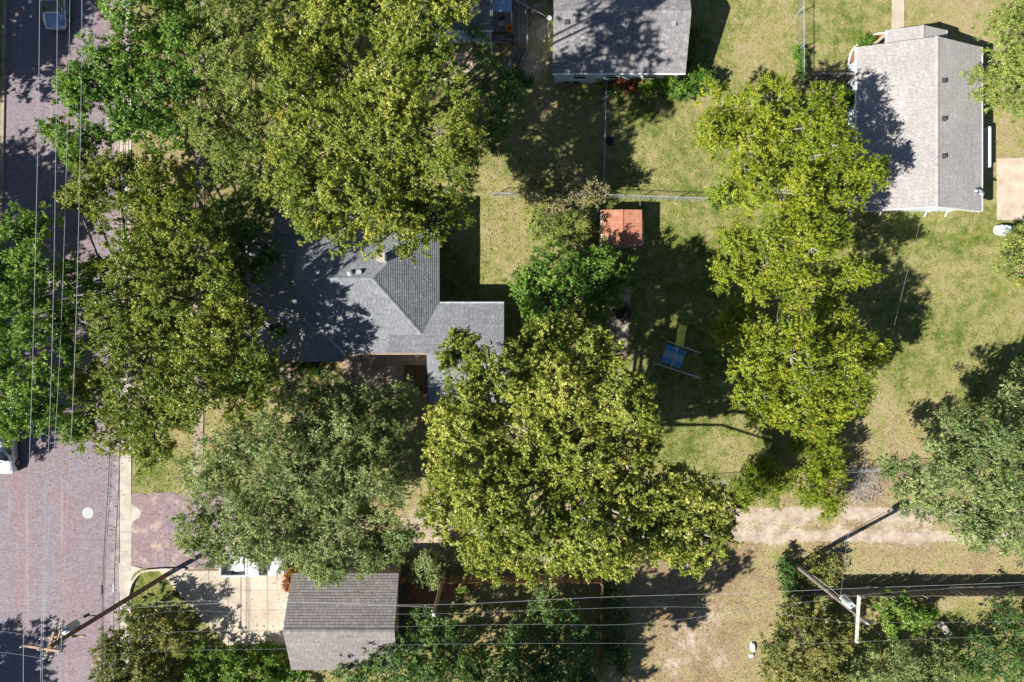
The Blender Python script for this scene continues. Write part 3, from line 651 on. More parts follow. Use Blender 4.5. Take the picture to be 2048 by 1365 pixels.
# porch awning of sheet metal
aw = [P(985, -30, 2.9), P(1024, -30, 2.7), P(1024, 25, 2.6), P(985, 22, 2.9)]
for i in range(4):
    u0, u1 = i / 4 + .006, (i + 1) / 4 - .006; L_ = [aw[0].lerp(aw[1], u0), aw[0].lerp(aw[1], u1), aw[3].lerp(aw[2], u1), aw[3].lerp(aw[2], u0)]
    MB().quad(*L_).quad(*[v - Vector((0, 0, .02)) for v in L_[::-1]]).build("awning_panel", "blue_metal", h4)
for q_ in (P(1023, 24, 2.55), P(1023, -20, 2.6)): MB().beam((q_.x, q_.y, .4), q_, .07, .07).build("awning_post", "white", h4)

# --- deck and ramp
dk = thing("wooden_ramp", "weathered plank porch deck and ramp dropping to the leafy yard", "ramp", P(1040, 80))
def planks(parent, p0, p1, wvec, k, th=.04, mat="wood_gray", gap=.012):
    p0, p1, wvec = Vector(p0), Vector(p1), Vector(wvec); wd = wvec.length / k
    for i in range(k):
        o_ = wvec * ((i + .5) / k); MB().beam(p0 + o_, p1 + o_, wd - gap, th, tint=min(1, max(0, RN.gauss(.5, .3)))).build("plank", mat, parent)
d1 = P(1029, 88, .75); planks(dk, P(1029, 88, .75), P(1027, -60, .75), (P(1053, 88, .75) - P(1029, 88, .75)), 8)
e0, e1 = P(1029, 90, .74), P(1003, 152, .12); planks(dk, e0, e1, (P(1053, 100, .74) - P(1029, 90, .74)), 8)
planks(dk, P(986, 64, .72), P(986, 20, .72), P(1027, 64, .72) - P(986, 64, .72), 12, mat="wood_gray")
for a_, b_ in ((P(1055, 8, 1.6), P(1054, 100, 1.55)), (P(1054, 100, 1.55), P(1033, 146, .9))):
    MB().beam(a_, b_, .12, .05).build("handrail", "wood_old", dk); k = 7
    for i in range(k + 1):
        q_ = Vector(a_).lerp(Vector(b_), i / k); MB().beam((q_.x, q_.y, max(.1, q_.z - 1.1)), q_, .05, .05).build("baluster", "wood_old", dk)
for q_ in (P(1055, 8, 0), P(1054, 100, 0), P(1033, 146, 0), P(1030, 60, 0), P(1029, 8, 0)): MB().beam(q_, q_ + Vector((0, 0, .74 if q_.x < 0.3 else 1.2)), .1, .1).build("post", "wood_old", dk)
MB().beam(P(1025, 70, 1.3), P(1025, 26, 1.3), .1, .05).build("handrail", "wood_old", dk)
t = tag(MB().lathe(P(1018, 60, .76), [(.2, 0), (.24, .35), (.25, .36), (.2, .34), (.17, .05)], 14).build("bucket", "orange"), "round orange yellow bucket on the dark porch deck", "bucket")
pc = thing("porch_chair", "dark folding chair on the shaded porch deck", "chair", P(1003, 52, .74))
cc = P(1003, 52, .74)
MB().box(cc + Vector((0, 0, .45)), (.45, .45, .04), .3).build("seat", "cable_gray", pc); MB().box(cc + Vector((.05, .22, .75)), (.45, .05, .5), .3).build("backrest", "black", pc)
for sx in (-.2, .2):
    for sy in (-.2, .2): MB().beam(cc + Vector((sx, sy, 0)), cc + Vector((sx, sy, .45)), .03, .03).build("leg", "galv", pc)
pb = thing("planter_box", "long wooden planter heaped with cut branches below the porch deck", "planter", P(1006, 76))
pp0, pp1 = P(984, 83, .4), P(1027, 70, .4); cx, cy = (pp0.x + pp1.x) / 2, (pp0.y + pp1.y) / 2; wx_, wy_ = pp1.x - pp0.x, pp1.y - pp0.y
for c_, s_ in (((cx, pp0.y, .2), (wx_, .05, .4)), ((cx, pp1.y, .2), (wx_, .05, .4)), ((pp0.x, cy, .2), (.05, wy_ - .06, .4)), ((pp1.x, cy, .2), (.05, wy_ - .06, .4))): MB().box(c_, s_).build("side_board", "wood_old", pb)
MB().box((cx, cy, .16), (wx_ - .08, wy_ - .08, .3)).build("soil", "dark_bed", pb)
for i in range(12):
    q_ = Vector((RN.uniform(pp0.x + .2, pp1.x - .2), RN.uniform(pp0.y + .1, pp1.y - .1), .36)); a = RN.uniform(-.5, .5); L_ = RN.uniform(.3, .7)
    MB().tube([q_ - Vector((math.cos(a), math.sin(a), 0)) * L_, q_ + Vector((0, 0, .1)), q_ + Vector((math.cos(a), math.sin(a), 0.05)) * L_], [.03, .025, .012], 5).build("branch", "deadwood", pb)
# steps by the fence and the disc on a mast
ws = thing("wooden_steps", "short flight of wooden steps by the grey house wall", "steps", P(1075, 28))
for i in range(4):
    c_ = P(1072, 26, .2 + .17 * i) + Vector((.1 * i, .22 * i, 0)); MB().box(c_, (.9, .26, .05), .35).build("tread", "wood_old", ws)
for s_ in (-.42, .42): MB().beam(P(1072, 26, .1) + Vector((s_, -.2, 0)), P(1072, 26, .7) + Vector((.35 + s_, .7, 0)), .05, .2).build("stringer", "wood_old", ws)
dm = thing("mast_dish", "small round pale disc on a short mast beside the grey house", "satellite dish", P(1097, 38))
q_ = P(1098, 37, 2.2); MB().tube([(q_.x, q_.y, 0), (q_.x, q_.y, 2.2)], .03, 6).build("mast", "galv", dm); MB().lathe(q_, [(.02, 0), (.15, .02), (.19, .07), (.15, .04), (.02, .02)], 16).build("dish", "porcelain", dm)

# --- shed
zs = 1.72
sh = thing("garden_shed", "small garden shed with rusty orange sheet metal roof on the lawn", "shed", P(1244, 456))
s0, s1 = P(1203, 492, zs), P(1284, 421, zs); sm = P(1244, 0, zs).x
ro = MB().box(((s0.x + s1.x) / 2, (s0.y + s1.y) / 2, zs - .06), (s1.x - s0.x - .06, s1.y - s0.y - .06, .05)).build("roof", "wood_old", sh)
for (xa, xb_, za, zb) in ((s0.x, sm + .03, zs - .03, zs + .10), (sm + .0, s1.x, zs + .08, zs - .03)):
    for j in range(6):
        ya, yb2 = s0.y + (s1.y - s0.y) * j / 6, s0.y + (s1.y - s0.y) * (j + 1) / 6 + .04; m_ = MB(); k = 8; tt = RN.uniform(0, .8); dz = .008 * j + RN.uniform(0, .006); sk = RN.uniform(-.01, .01)
        for i in range(k):
            u0, u1 = i / k, (i + 1) / k; yy0, yy1 = ya + (yb2 - ya) * u0, ya + (yb2 - ya) * u1; w0, w1 = .012 * (i % 2), .012 * ((i + 1) % 2)
            m_.quad((xa + sk, yy0, za + w0 + dz), (xb_ + sk, yy0, zb + w0 + dz), (xb_ + sk, yy1, zb + w1 + dz), (xa + sk, yy1, za + w1 + dz), tint=tt)
        m_.build("roof_sheet", "rust", ro)
MB().box((sm + .02, (s0.y + s1.y) / 2, zs + .15), (.1, s1.y - s0.y + .04, .05), tint=.2).build("ridge_strip", "rust", ro)
walls(sh, [(s0.x + .1, s0.y + .1), (s1.x - .1, s0.y + .1), (s1.x - .1, s1.y - .1), (s0.x + .1, s1.y - .1)], 0, zs - .1, "wood_old")
MB().beam((s0.x - .02, s0.y, zs - .05), (s0.x - .02, s1.y, zs - .05), .06, .1).build("fascia", "white", sh)
MB().box((s1.x - .02, s0.y + .9, .8), (.06, .9, 1.5)).build("door", "wood_old", sh)
MB().beam((s1.x + .12, s0.y + .2, 1.45), (s1.x + .12, s1.y - .6, 1.45), .05, .08).build("side_rail", "white", sh)
MB().beam((s1.x + .12, s0.y + .25, 0), (s1.x + .12, s0.y + .25, 1.42), .05, .05).build("rail_post", "white", sh)
MB().beam((s1.x + .12, s1.y - .65, 0), (s1.x + .12, s1.y - .65, 1.42), .05, .05).build("rail_post", "white", sh)
tag(MB().tube([P(1281, 418, .05), P(1280, 404, 1.6)], .03, 6).build("garden_stake", "galv"), "thin upright stake behind the rusty roofed shed", "stake")

# --- playset
ps = thing("playset", "swing and slide playset with blue canopy roof in the shaded yard", "playset", P(1350, 715))
zc = 2.15
c4 = [P(1333, 689, zc), P(1373, 704, zc), P(1360, 737, zc), P(1322, 724, zc)]     # canopy corners
tm, bm_ = (c4[0] + c4[1]) / 2 + Vector((0, 0, .35)), (c4[3] + c4[2]) / 2 + Vector((0, 0, .35))
cn = None
for sidei, (ta, ba, te, be) in enumerate(((c4[0], c4[3], tm, bm_), (c4[1], c4[2], tm, bm_))):
    for j, (u0, u1) in enumerate(((0, .3), (.3, .7), (.7, 1))):
        w0, w1 = (0.3, 0.68) if j == 1 else (u0, u1); u0_, u1_ = (0, .3) if j == 0 else ((.3, .68) if j == 1 else (.68, 1))
        L_ = [ta.lerp(ba, u0_), ta.lerp(ba, u1_), te.lerp(be, u1_), te.lerp(be, u0_)]
        mid0, mid1 = (L_[0] + L_[3]) / 2 - Vector((0, 0, .06)), (L_[1] + L_[2]) / 2 - Vector((0, 0, .06))
        MB().quad(L_[0], L_[1], mid1, mid0).quad(mid0, mid1, L_[2], L_[3]).build("canopy_stripe", "teal_tarp" if j == 1 else "blue_tarp", ps)
MB().tube([tm, bm_ + (bm_ - tm) * .25], .035, 6).build("ridge_pole", "galv", ps)
for q_ in c4: MB().beam((q_.x, q_.y, 0), q_, .09, .09).build("post", "wood_old", ps)
for i in range(8):
    u0 = (i + .5) / 8; a_ = c4[0].lerp(c4[1], u0); b_ = c4[3].lerp(c4[2], u0); MB().beam((a_.x, a_.y, 1.15), (b_.x, b_.y, 1.15), .15, .03, tint=RN.random()).build("platform_board", "wood_brown", ps)
for (a_, b_, nmz) in ((P(1337, 684, 1.9), P(1401, 706, 1.9), "rail"), (P(1313, 728, 1.9), P(1400, 756, 1.9), "rail")):
    MB().tube([a_, b_], .045, 8).build("swing_beam", "galv", ps)
    for q_, dd in ((a_, .12), (b_, -.12)):
        for s_ in (-.16, .16): MB().tube([q_, (q_.x + dd, q_.y + s_, 0)], .03, 6).build("leg", "galv", ps)
sl0, sl1 = P(1358, 694, 1.2), P(1366, 650, .12); dirv = (sl1 - sl0); sd_ = Vector((dirv.y, -dirv.x, 0)).normalized() * .29
prof = []
for i in range(9):
    u0 = i / 8; q_ = sl0.lerp(sl1, u0); q_.z = 1.2 - 1.1 * (u0 ** .9) + .06 * math.sin(u0 * math.pi * 2); prof.append(q_)
m_ = MB()
for a_, b_ in zip(prof[:-1], prof[1:]): m_.quad(a_ - sd_, a_ + sd_, b_ + sd_, b_ - sd_)
slide = m_.build("slide", "yellow", ps)
for s_ in (-1, 1):
    MB().tube([q_ + sd_ * s_ + Vector((0, 0, .06)) for q_ in prof], .05, 6).build("slide_edge", "yellow", slide)
for k_ in (.35, .7):
    a_ = P(1313, 728, 1.9).lerp(P(1400, 756, 1.9), k_ + .2)
    sw_ = MB().box((a_.x, a_.y, .5), (.4, .18, .03), -.3).build("swing_seat", "black", ps)
    for s_ in (-.18, .18): MB().tube([(a_.x + s_, a_.y, .5), (a_.x + s_ * .9, a_.y, 1.9)], .012, 4).build("chain", "galv", sw_)
# ------------------------------------------------------------------ fences
def picket_fence(label, a, b_, h, mat, step=.145, side=1):
    """wooden fence from a to b: rails, posts and single boards sharing a few meshes"""
    a, b_ = Vector((a[0], a[1], 0)), Vector((b_[0], b_[1], 0)); d = (b_ - a); L = d.length; d.normalize(); s = Vector((-d.y, d.x, 0)) * side
    root = thing("wooden_fence", label, "fence", (a + b_) / 2); ang = math.atan2(d.y, d.x); k = int(L / step)
    meshes = []
    for i in range(5):
        hh = h + (-.05, .02, 0, -.02, .04)[i]; mb = MB(); wd = step - .012
        mb.box((0, 0, hh / 2), (wd, .022, hh), tint=(.15, .35, .55, .75, .95)[i]); me_ = bpy.data.meshes.new("board"); me_.from_pydata(mb.v, [], mb.f); me_.update()
        at = me_.attributes.new("tint", 'FLOAT', 'FACE'); at.data.foreach_set("value", mb.t); me_.materials.append(M[mat]); meshes.append(me_)
    for i in range(k):
        p = a + d * ((i + .5) * L / k) + s * .06
        link("board", meshes[RN.randrange(5)], root, p + Vector((0, 0, .03)), (RN.uniform(-.02, .02), RN.uniform(-.01, .01), ang))
    for z in (.4, h - .25): MB().beam(a + Vector((0, 0, z)), b_ + Vector((0, 0, z)), .04, .09, tint=.4).build("rail", mat, root)
    n_ = max(2, int(L / 2.4) + 1)
    for i in range(n_):
        p = a + d * (L * i / (n_ - 1)) - s * .06; MB().box(p + Vector((0, 0, (h + .05) / 2)), (.09, .09, h + .05), ang, .6).build("post", mat, root)
    return root
fy = P(0, 1151).y; fx0, fx1 = P(806, 0).x, P(1196, 0).x
picket_fence("long brown board fence between the sycamore alley and the shaded back garden", (fx0, fy), (fx1, fy), 1.8, "wood_brown", .145, 1)
picket_fence("brown board fence returning along the east side of the shaded back garden", (fx1 + .1, fy - .1), (fx1 + .1, P(0, 1330).y), 1.8, "wood_brown", .145, 1)
picket_fence("low dark board fence beside the garage wall", (fx0 + .05, fy - .15), (fx0 + .05, P(0, 1262).y), 1.2, "wood_gray", .145, -1)
gy = P(0, 1176.5).y; gx = P(1604, 1194, 1.8).x
picket_fence("long weathered grey board fence along the dirt alley", (gx, gy), (46.5, gy), 1.8, "wood_gray", .145, 1)
picket_fence("short grey board fence turning away from the alley under the olive bush", (gx - .05, gy - .15), (gx - .05, P(0, 1262).y), 1.8, "wood_gray", .145, -1)
ga, gb = P(1612, 164, 0), P(1702, 164, 0)
gf = picket_fence("low grey board fence linking the chain-link fence to the warm grey house", (ga.x, ga.y), (wl - .06, ga.y), 1.5, "wood_gray", .16, 1)
MB().beam((ga.x, ga.y + .02, 1.54), (wl - .06, ga.y + .02, 1.54), .14, .045, .8).build("cap_rail", "wood_gray", gf)
MB().beam((ga.x, ga.y - .62, .05), (wl - .4, ga.y - .62, .05), .1, .09, .8).build("ground_rail", "wood_old", gf)
for xx in (ga.x + .25, ga.x + 1.85, wl - .3): MB().beam((xx - .25, ga.y - .6, .1), (xx + .15, ga.y - .02, 1.45), .1, .1, .9).build("brace", "wood_old", gf)

def chainlink(label, pts, h=1.2):
    """galvanised posts, top rail and woven mesh"""
    pts = [Vector((p[0], p[1], 0)) for p in pts]; root = thing("chain_link_fence", label, "fence", pts[0])
    for a, b_ in zip(pts[:-1], pts[1:]):
        L = (b_ - a).length; d = (b_ - a).normalized(); k = max(1, round(L / 2.6))
        for i in range(k + 1):
            p = a + d * (L * i / k); MB().tube([p, p + Vector((0, 0, h + .06))], .035, 6).build("post", "galv", root)
        MB().tube([a + Vector((0, 0, h)), b_ + Vector((0, 0, h))], .025, 6).build("top_rail", "galv", root)
        m_ = MB(); st_ = .16; nn = int((L + h) / st_); r = .0035; up = Vector((0, 0, 1)); sd_ = d.cross(up) * .004
        for i in range(-int(h / st_), int(L / st_) + 1):
            for sgn in (1, -1):
                u0 = i * st_ if sgn > 0 else i * st_ + h; u1 = u0 + h * sgn; z0, z1 = .04, h - .03
                def cl(u, z, v, zz):
                    if u < 0: t_ = (0 - u) / (v - u); return 0, z + (zz - z) * t_
                    if u > L: t_ = (L - u) / (v - u); return L, z + (zz - z) * t_
                    return u, z
                if (u0 < 0 and u1 < 0) or (u0 > L and u1 > L) or abs(u1 - u0) < 1e-6: continue
                (p0, q0_), (p1, q1_) = cl(u0, z0, u1, z1), cl(u1, z1, u0, z0)
                A_, B_ = a + d * p0 + up * q0_ + sd_ * sgn, a + d * p1 + up * q1_ + sd_ * sgn; nrm = Vector((0, 0, 1)) * r * 1.4
                m_.quad(A_ - nrm, B_ - nrm, B_ + nrm, A_ + nrm)
                e = d.cross(up) * r; m_.quad(A_ - e, B_ - e, B_ + e, A_ + e)
        stuff(m_.build("wire_mesh", "mesh_wire", root))
    return root
hk = 1.2
ja = P(1207, 389, hk)
chainlink("chain-link fence running from the grey house wall down to the back yards", [P(1209, 163, 0)[:2], ja[:2]])
chainlink("chain-link fence between the upper lawn and the shed yard", [P(985, 386, hk)[:2], ja[:2], P(1432, 397, hk)[:2]])
chainlink("tall straight chain-link fence on the sunny lawn west of the warm grey house", [P(1606, -60, hk)[:2], P(1607, 166, hk)[:2]], 1.35)
chainlink("chain-link fence half hidden by shrubs along the dirt alley", [P(1395, 972, hk)[:2], P(1560, 962, hk)[:2], P(1690, 946, hk)[:2], P(1800, 941, hk)[:2], P(2060, 936, hk)[:2]])

# ------------------------------------------------------------------ utility poles
def insulator(parent, p, r=.07, name="insulator"):
    MB().lathe(Vector(p), [(.02, 0), (r, .03), (r * .6, .08), (r * .9, .12), (r * .4, .19), (.02, .2)], 8).build(name, "porcelain", parent)
# street pole
pbase = Vector((*P(332, 1151)[:2], 0)); ptop = P(98, 1295, 12.9)
up1 = thing("utility_pole", "tall brown wooden utility pole with stacked crossarms leaning over the brick street", "utility pole", pbase)
pole = lambda t_: pbase.lerp(ptop, t_)
MB().tube([pole(-.04), pole(.0), pole(.5), pole(1)], [.2, .19, .16, .125], 12).build("pole", "pole_wood", up1)
def arm(parent, pa, pb_, wd=.13, mat="arm_wood", ins=(.04, .5, .96)):
    o = MB().beam(pa, pb_, wd, .13).build("crossarm", mat, parent)
    for u_ in ins: insulator(o, Vector(pa).lerp(Vector(pb_), u_) + Vector((0, 0, .065)))
    return o
arm(up1, P(46, 1291, 12.6), P(124, 1303, 12.6), ins=(.01, .46, .98))
for (xa, ya, xb_, yb2, hz) in ((116, 1238, 92, 1316, 11.6), (127, 1242, 103, 1318, 11.4)): arm(up1, P(xa, ya, hz), P(xb_, yb2, hz), .12, ins=(.02, .12, .88, .98))
arm(up1, P(82, 1275, 10.6), P(170, 1272, 10.6), .11, ins=(.03, .12, .25))
for (a_, b_) in (((110, 1285, 11.4), (118, 1298, 12.5)), ((122, 1296, 11), (110, 1297, 12.5)), ((100, 1280, 11), (92, 1293, 12.5))): MB().beam(P(*a_), P(*b_), .04, .02).build("brace", "galv", up1)
tc = P(141, 1256, 9.6)
tr = MB().lathe(tc - Vector((0, 0, .55)), [(.28, 0), (.30, .05), (.30, .95), (.27, 1.02), (.1, 1.06)], 16).build("transformer", "transformer", up1)
for s_ in (-.14, .14): insulator(tr, tc + Vector((s_, 0, .5)), .06)
MB().beam(tc + Vector((0, 0, .1)), pole(.74), .08, .12).build("bracket", "galv", up1)
sw1 = P(172, 1232, 8.4); MB().beam(sw1, pole(.63), .06, .06).build("bracket", "dark_trim", up1); MB().box(sw1, (.25, .16, .4), .4).build("fuse_switch", "dark_trim", up1)
MB().tube([sw1, P(150, 1240, 9.4), tc + Vector((.1, .05, .7))], .015, 4).build("jumper_wire", "cable_gray", up1)
# alley pole
b2 = Vector((*P(1591, 1130)[:2], 0)); t2 = P(1734, 1246, 10.5)
up2 = thing("utility_pole", "grey wooden utility pole with pale crossarm beside the dirt alley", "utility pole", b2)
pol2 = lambda t_: b2.lerp(t2, t_)
MB().tube([pol2(-.04), pol2(0), pol2(.5), pol2(1)], [.19, .185, .15, .115], 12).build("pole", "pole_gray", up2)
arm(up2, P(1718, 1191, 9.7), P(1713, 1285, 9.7), .17, "arm_white", ins=(.03, .97))
insulator(up2, pol2(.97) + Vector((.05, -.02, .1))); insulator(up2, pol2(1) + Vector((0, 0, .02)))
MB().beam(pol2(.86), P(1712, 1262, 9.6), .04, .04).build("brace", "pole_gray", up2)
tc2 = P(1697, 1207, 8.2); tr2 = MB().lathe(tc2 - Vector((0, 0, .5)), [(.24, 0), (.26, .05), (.26, .8), (.22, .9), (.06, .93)], 16).build("transformer", "transformer", up2)
for s_ in (-.12, .12): insulator(tr2, tc2 + Vector((s_, s_ * .6, .42)), .06)
MB().beam(tc2, pol2(.78), .08, .1).build("bracket", "galv", up2)
MB().tube([P(1681, 1193, 7.2), P(1690, 1190, 7.6), P(1700, 1200, 8.4), P(1712, 1212, 9.4)], .02, 5).build("jumper_wire", "wire", up2)
insulator(up2, P(1681, 1196, 7.2), .09)
MB().tube([P(1625, 1150, 2.8), P(1660, 1176, 5.6), P(1678, 1192, 7.0)], .03, 5).build("conduit", "galv", up2)
# short service pole in the back garden
b3 = Vector((*P(889, 1146)[:2], 0)); t3 = P(867, 1230, 8.0)
up3 = thing("service_pole", "short tan wooden service pole behind the board fence near the garage", "utility pole", b3)
MB().tube([b3.lerp(t3, -.03), b3, b3.lerp(t3, .5), t3], [.15, .15, .13, .11], 10).build("pole", "pole_tan", up3)
MB().box(t3 + Vector((0, 0, .02)), (.2, .2, .06)).build("pole_cap", "galv", up3); insulator(up3, t3 + Vector((-.1, .2, -.25)), .07)

# wires: points are (px, py, height)
def wire(label, pts, r=.016, mat="wire", group=None, name="overhead_wire", n_=6):
    q = [P(*p) for p in pts]; out = []
    for i in range(len(q) - 1):
        for j in range(n_):
            t_ = j / n_; p0, p1, p2, p3 = q[max(i - 1, 0)], q[i], q[i + 1], q[min(i + 2, len(q) - 1)]
            out.append(.5 * ((2 * p1) + (p2 - p0) * t_ + (2 * p0 - 5 * p1 + 4 * p2 - p3) * t_ ** 2 + (3 * p1 - p0 - 3 * p2 + p3) * t_ ** 3))
    out.append(q[-1]); o = MB().tube(out, r, 5).build(name, mat); return tag(o, label, "wire", group)
G1 = "power lines along the brick street"

wire("pale street power line on the roadside end of the top crossarm", [(80, -120, 11.7), (77, 200, 11.5), (66, 700, 11.8), (47, 1291, 12.75), (52, 1500, 12.6)], .014, "wire", G1)
wire("pale street power line on the middle insulator of the top crossarm", [(115, -120, 11.7), (113, 200, 11.5), (104, 700, 11.8), (82, 1296, 12.75), (88, 1500, 12.6)], .014, "wire", G1)
wire("thinner street power line on the lower single crossarm", [(141, -120, 10.7), (136, 200, 10.5), (120, 700, 10.6), (86, 1276, 10.75), (92, 1500, 10.6)], .011, "wire", G1)
wire("pale street power line on the kerbside end of the top crossarm", [(164, -120, 11.7), (162, 200, 11.5), (150, 700, 11.8), (122, 1303, 12.75), (130, 1500, 12.6)], .014, "wire", G1)
G2 = "dark cables along the kerb"
wire("thick dark telephone cable with the dark splice case above the kerb", [(250, -120, 6.5), (247, 300, 6.2), (220, 900, 6.5), (205, 1180, 7.0), (203, 1500, 7)], .022, "cable", G2)
wire("thin dark cable close beside the cable with the dark splice case", [(256, -120, 6.6), (251, 300, 6.3), (225, 900, 6.6), (208, 1180, 7.1), (206, 1500, 7.1)], .014, "cable", G2)
wire("thick dark telephone cable with the pale splice case above the kerb", [(262, -120, 5.9), (257, 300, 5.6), (240, 900, 5.7), (228, 1180, 6.2), (229, 1500, 6.2)], .022, "cable", G2)
for px_, py_, hh in ((228, 1176, 6.2), (204, 1180, 7.0)):
    q_ = P(px_, py_, hh); tag(MB().tube([q_ - Vector((0, .32, 0)), q_ - Vector((0, .25, 0)), q_ + Vector((0, .25, 0)), q_ + Vector((0, .32, 0))], [.03, .075, .075, .03], 8).build("cable_splice", "transformer" if px_ > 210 else "cable"), "pale splice case hung on the outer kerb cable" if px_ > 210 else "dark splice case hung on the inner street cable", "cable box")
G3 = "service wires crossing west"
for ya, yb2, xb_, hz, lb in ((1190, 1196, 128, 11.2, "thin wire running west well above the crossarms of the street pole"), (1212, 1232, 90, 11.3, "thin wire running west from the north ends of the paired crossarms"), (1263, 1275, 84, 10.7, "thin wire running west from the lower single crossarm"), (1305, 1318, 90, 11.3, "thin wire running west from the south ends of the paired crossarms")): wire(lb, [(-160, ya - 10, hz - .4), (0, ya, hz - .3), (xb_, yb2, hz)], .007, "cable_gray", G3)
G4 = "wires along the alley"
wire("brightest overhead wire running east above garage and fences past the grey utility pole", [(118, 1240, 11.6), (300, 1205, 9.0), (560, 1205, 8.0), (862, 1210, 7.9), (1200, 1195, 7.6), (1500, 1186, 7.8), (1690, 1178, 8.0), (2048, 1165, 7.8), (2200, 1160, 7.8)], .008, "wire", G4)
wire("twisted service drop from the short service pole over the garage roof", [(195, 1228, 8.8), (300, 1214, 7.6), (560, 1204, 7.0), (790, 1212, 7.3), (866, 1215, 7.6)], .009, "wire")
wire("thin wire meeting the top of the short service pole and the grey pole top", [(103, 1317, 11.4), (300, 1228, 8.8), (560, 1228, 7.8), (868, 1228, 8.0), (1050, 1222, 7.5), (1400, 1215, 8.0), (1700, 1246, 10.2), (1734, 1246, 10.6), (2048, 1244, 10.2), (2200, 1244, 10.2)], .006, "cable_gray", G4)
wire("thin wire rising east to the fence end of the pale crossarm", [(92, 1316, 11.6), (320, 1268, 9.0), (480, 1262, 8.4), (790, 1254, 8.0), (1050, 1249, 7.9), (1300, 1246, 8.4), (1718, 1191, 9.95), (2048, 1170, 9.6), (2200, 1162, 9.6)], .006, "cable_gray", G4)
wire("thin wire running east to the garden end of the pale crossarm", [(110, 1316, 11.4), (360, 1302, 9.0), (575, 1298, 8.4), (830, 1290, 8.1), (1190, 1287, 8.1), (1450, 1290, 8.8), (1713, 1284, 9.95), (2048, 1270, 9.6), (2200, 1265, 9.6)], .006, "cable_gray", G4)
wire("service drop crossing the sunny lawn to the warm grey house", [(1681, 1192, 7.3), (1700, 1050, 6.2), (1745, 850, 5.0), (1790, 645, 4.4), (1845, 425, 4.1)], .007, "cable_gray")
wire("paired service wires crossing above the wooden ramp", [(900, -70, 5.2), (1030, 0, 4.4), (1092, 33, 3.6)], .016, "wire")
wire("guy wire dropping from the street pole into the olive tree", [(166, 1250, 8.6), (187, 1268, 6.5), (204, 1290, 4.2), (224, 1310, 0.1)], .012, "cable_gray")

# telephone pedestal
pq = P(309, 1164); pdl = thing("telephone_pedestal", "short pale green utility pedestal on the corner lawn", "utility box", pq)
MB().cyl(pq, .11, .95, 12).build("casing", "transformer", pdl); MB().lathe(pq + Vector((0, 0, .95)), [(.14, 0), (.14, .12), (.1, .2), (.03, .22)], 12).build("cap", "white", pdl)

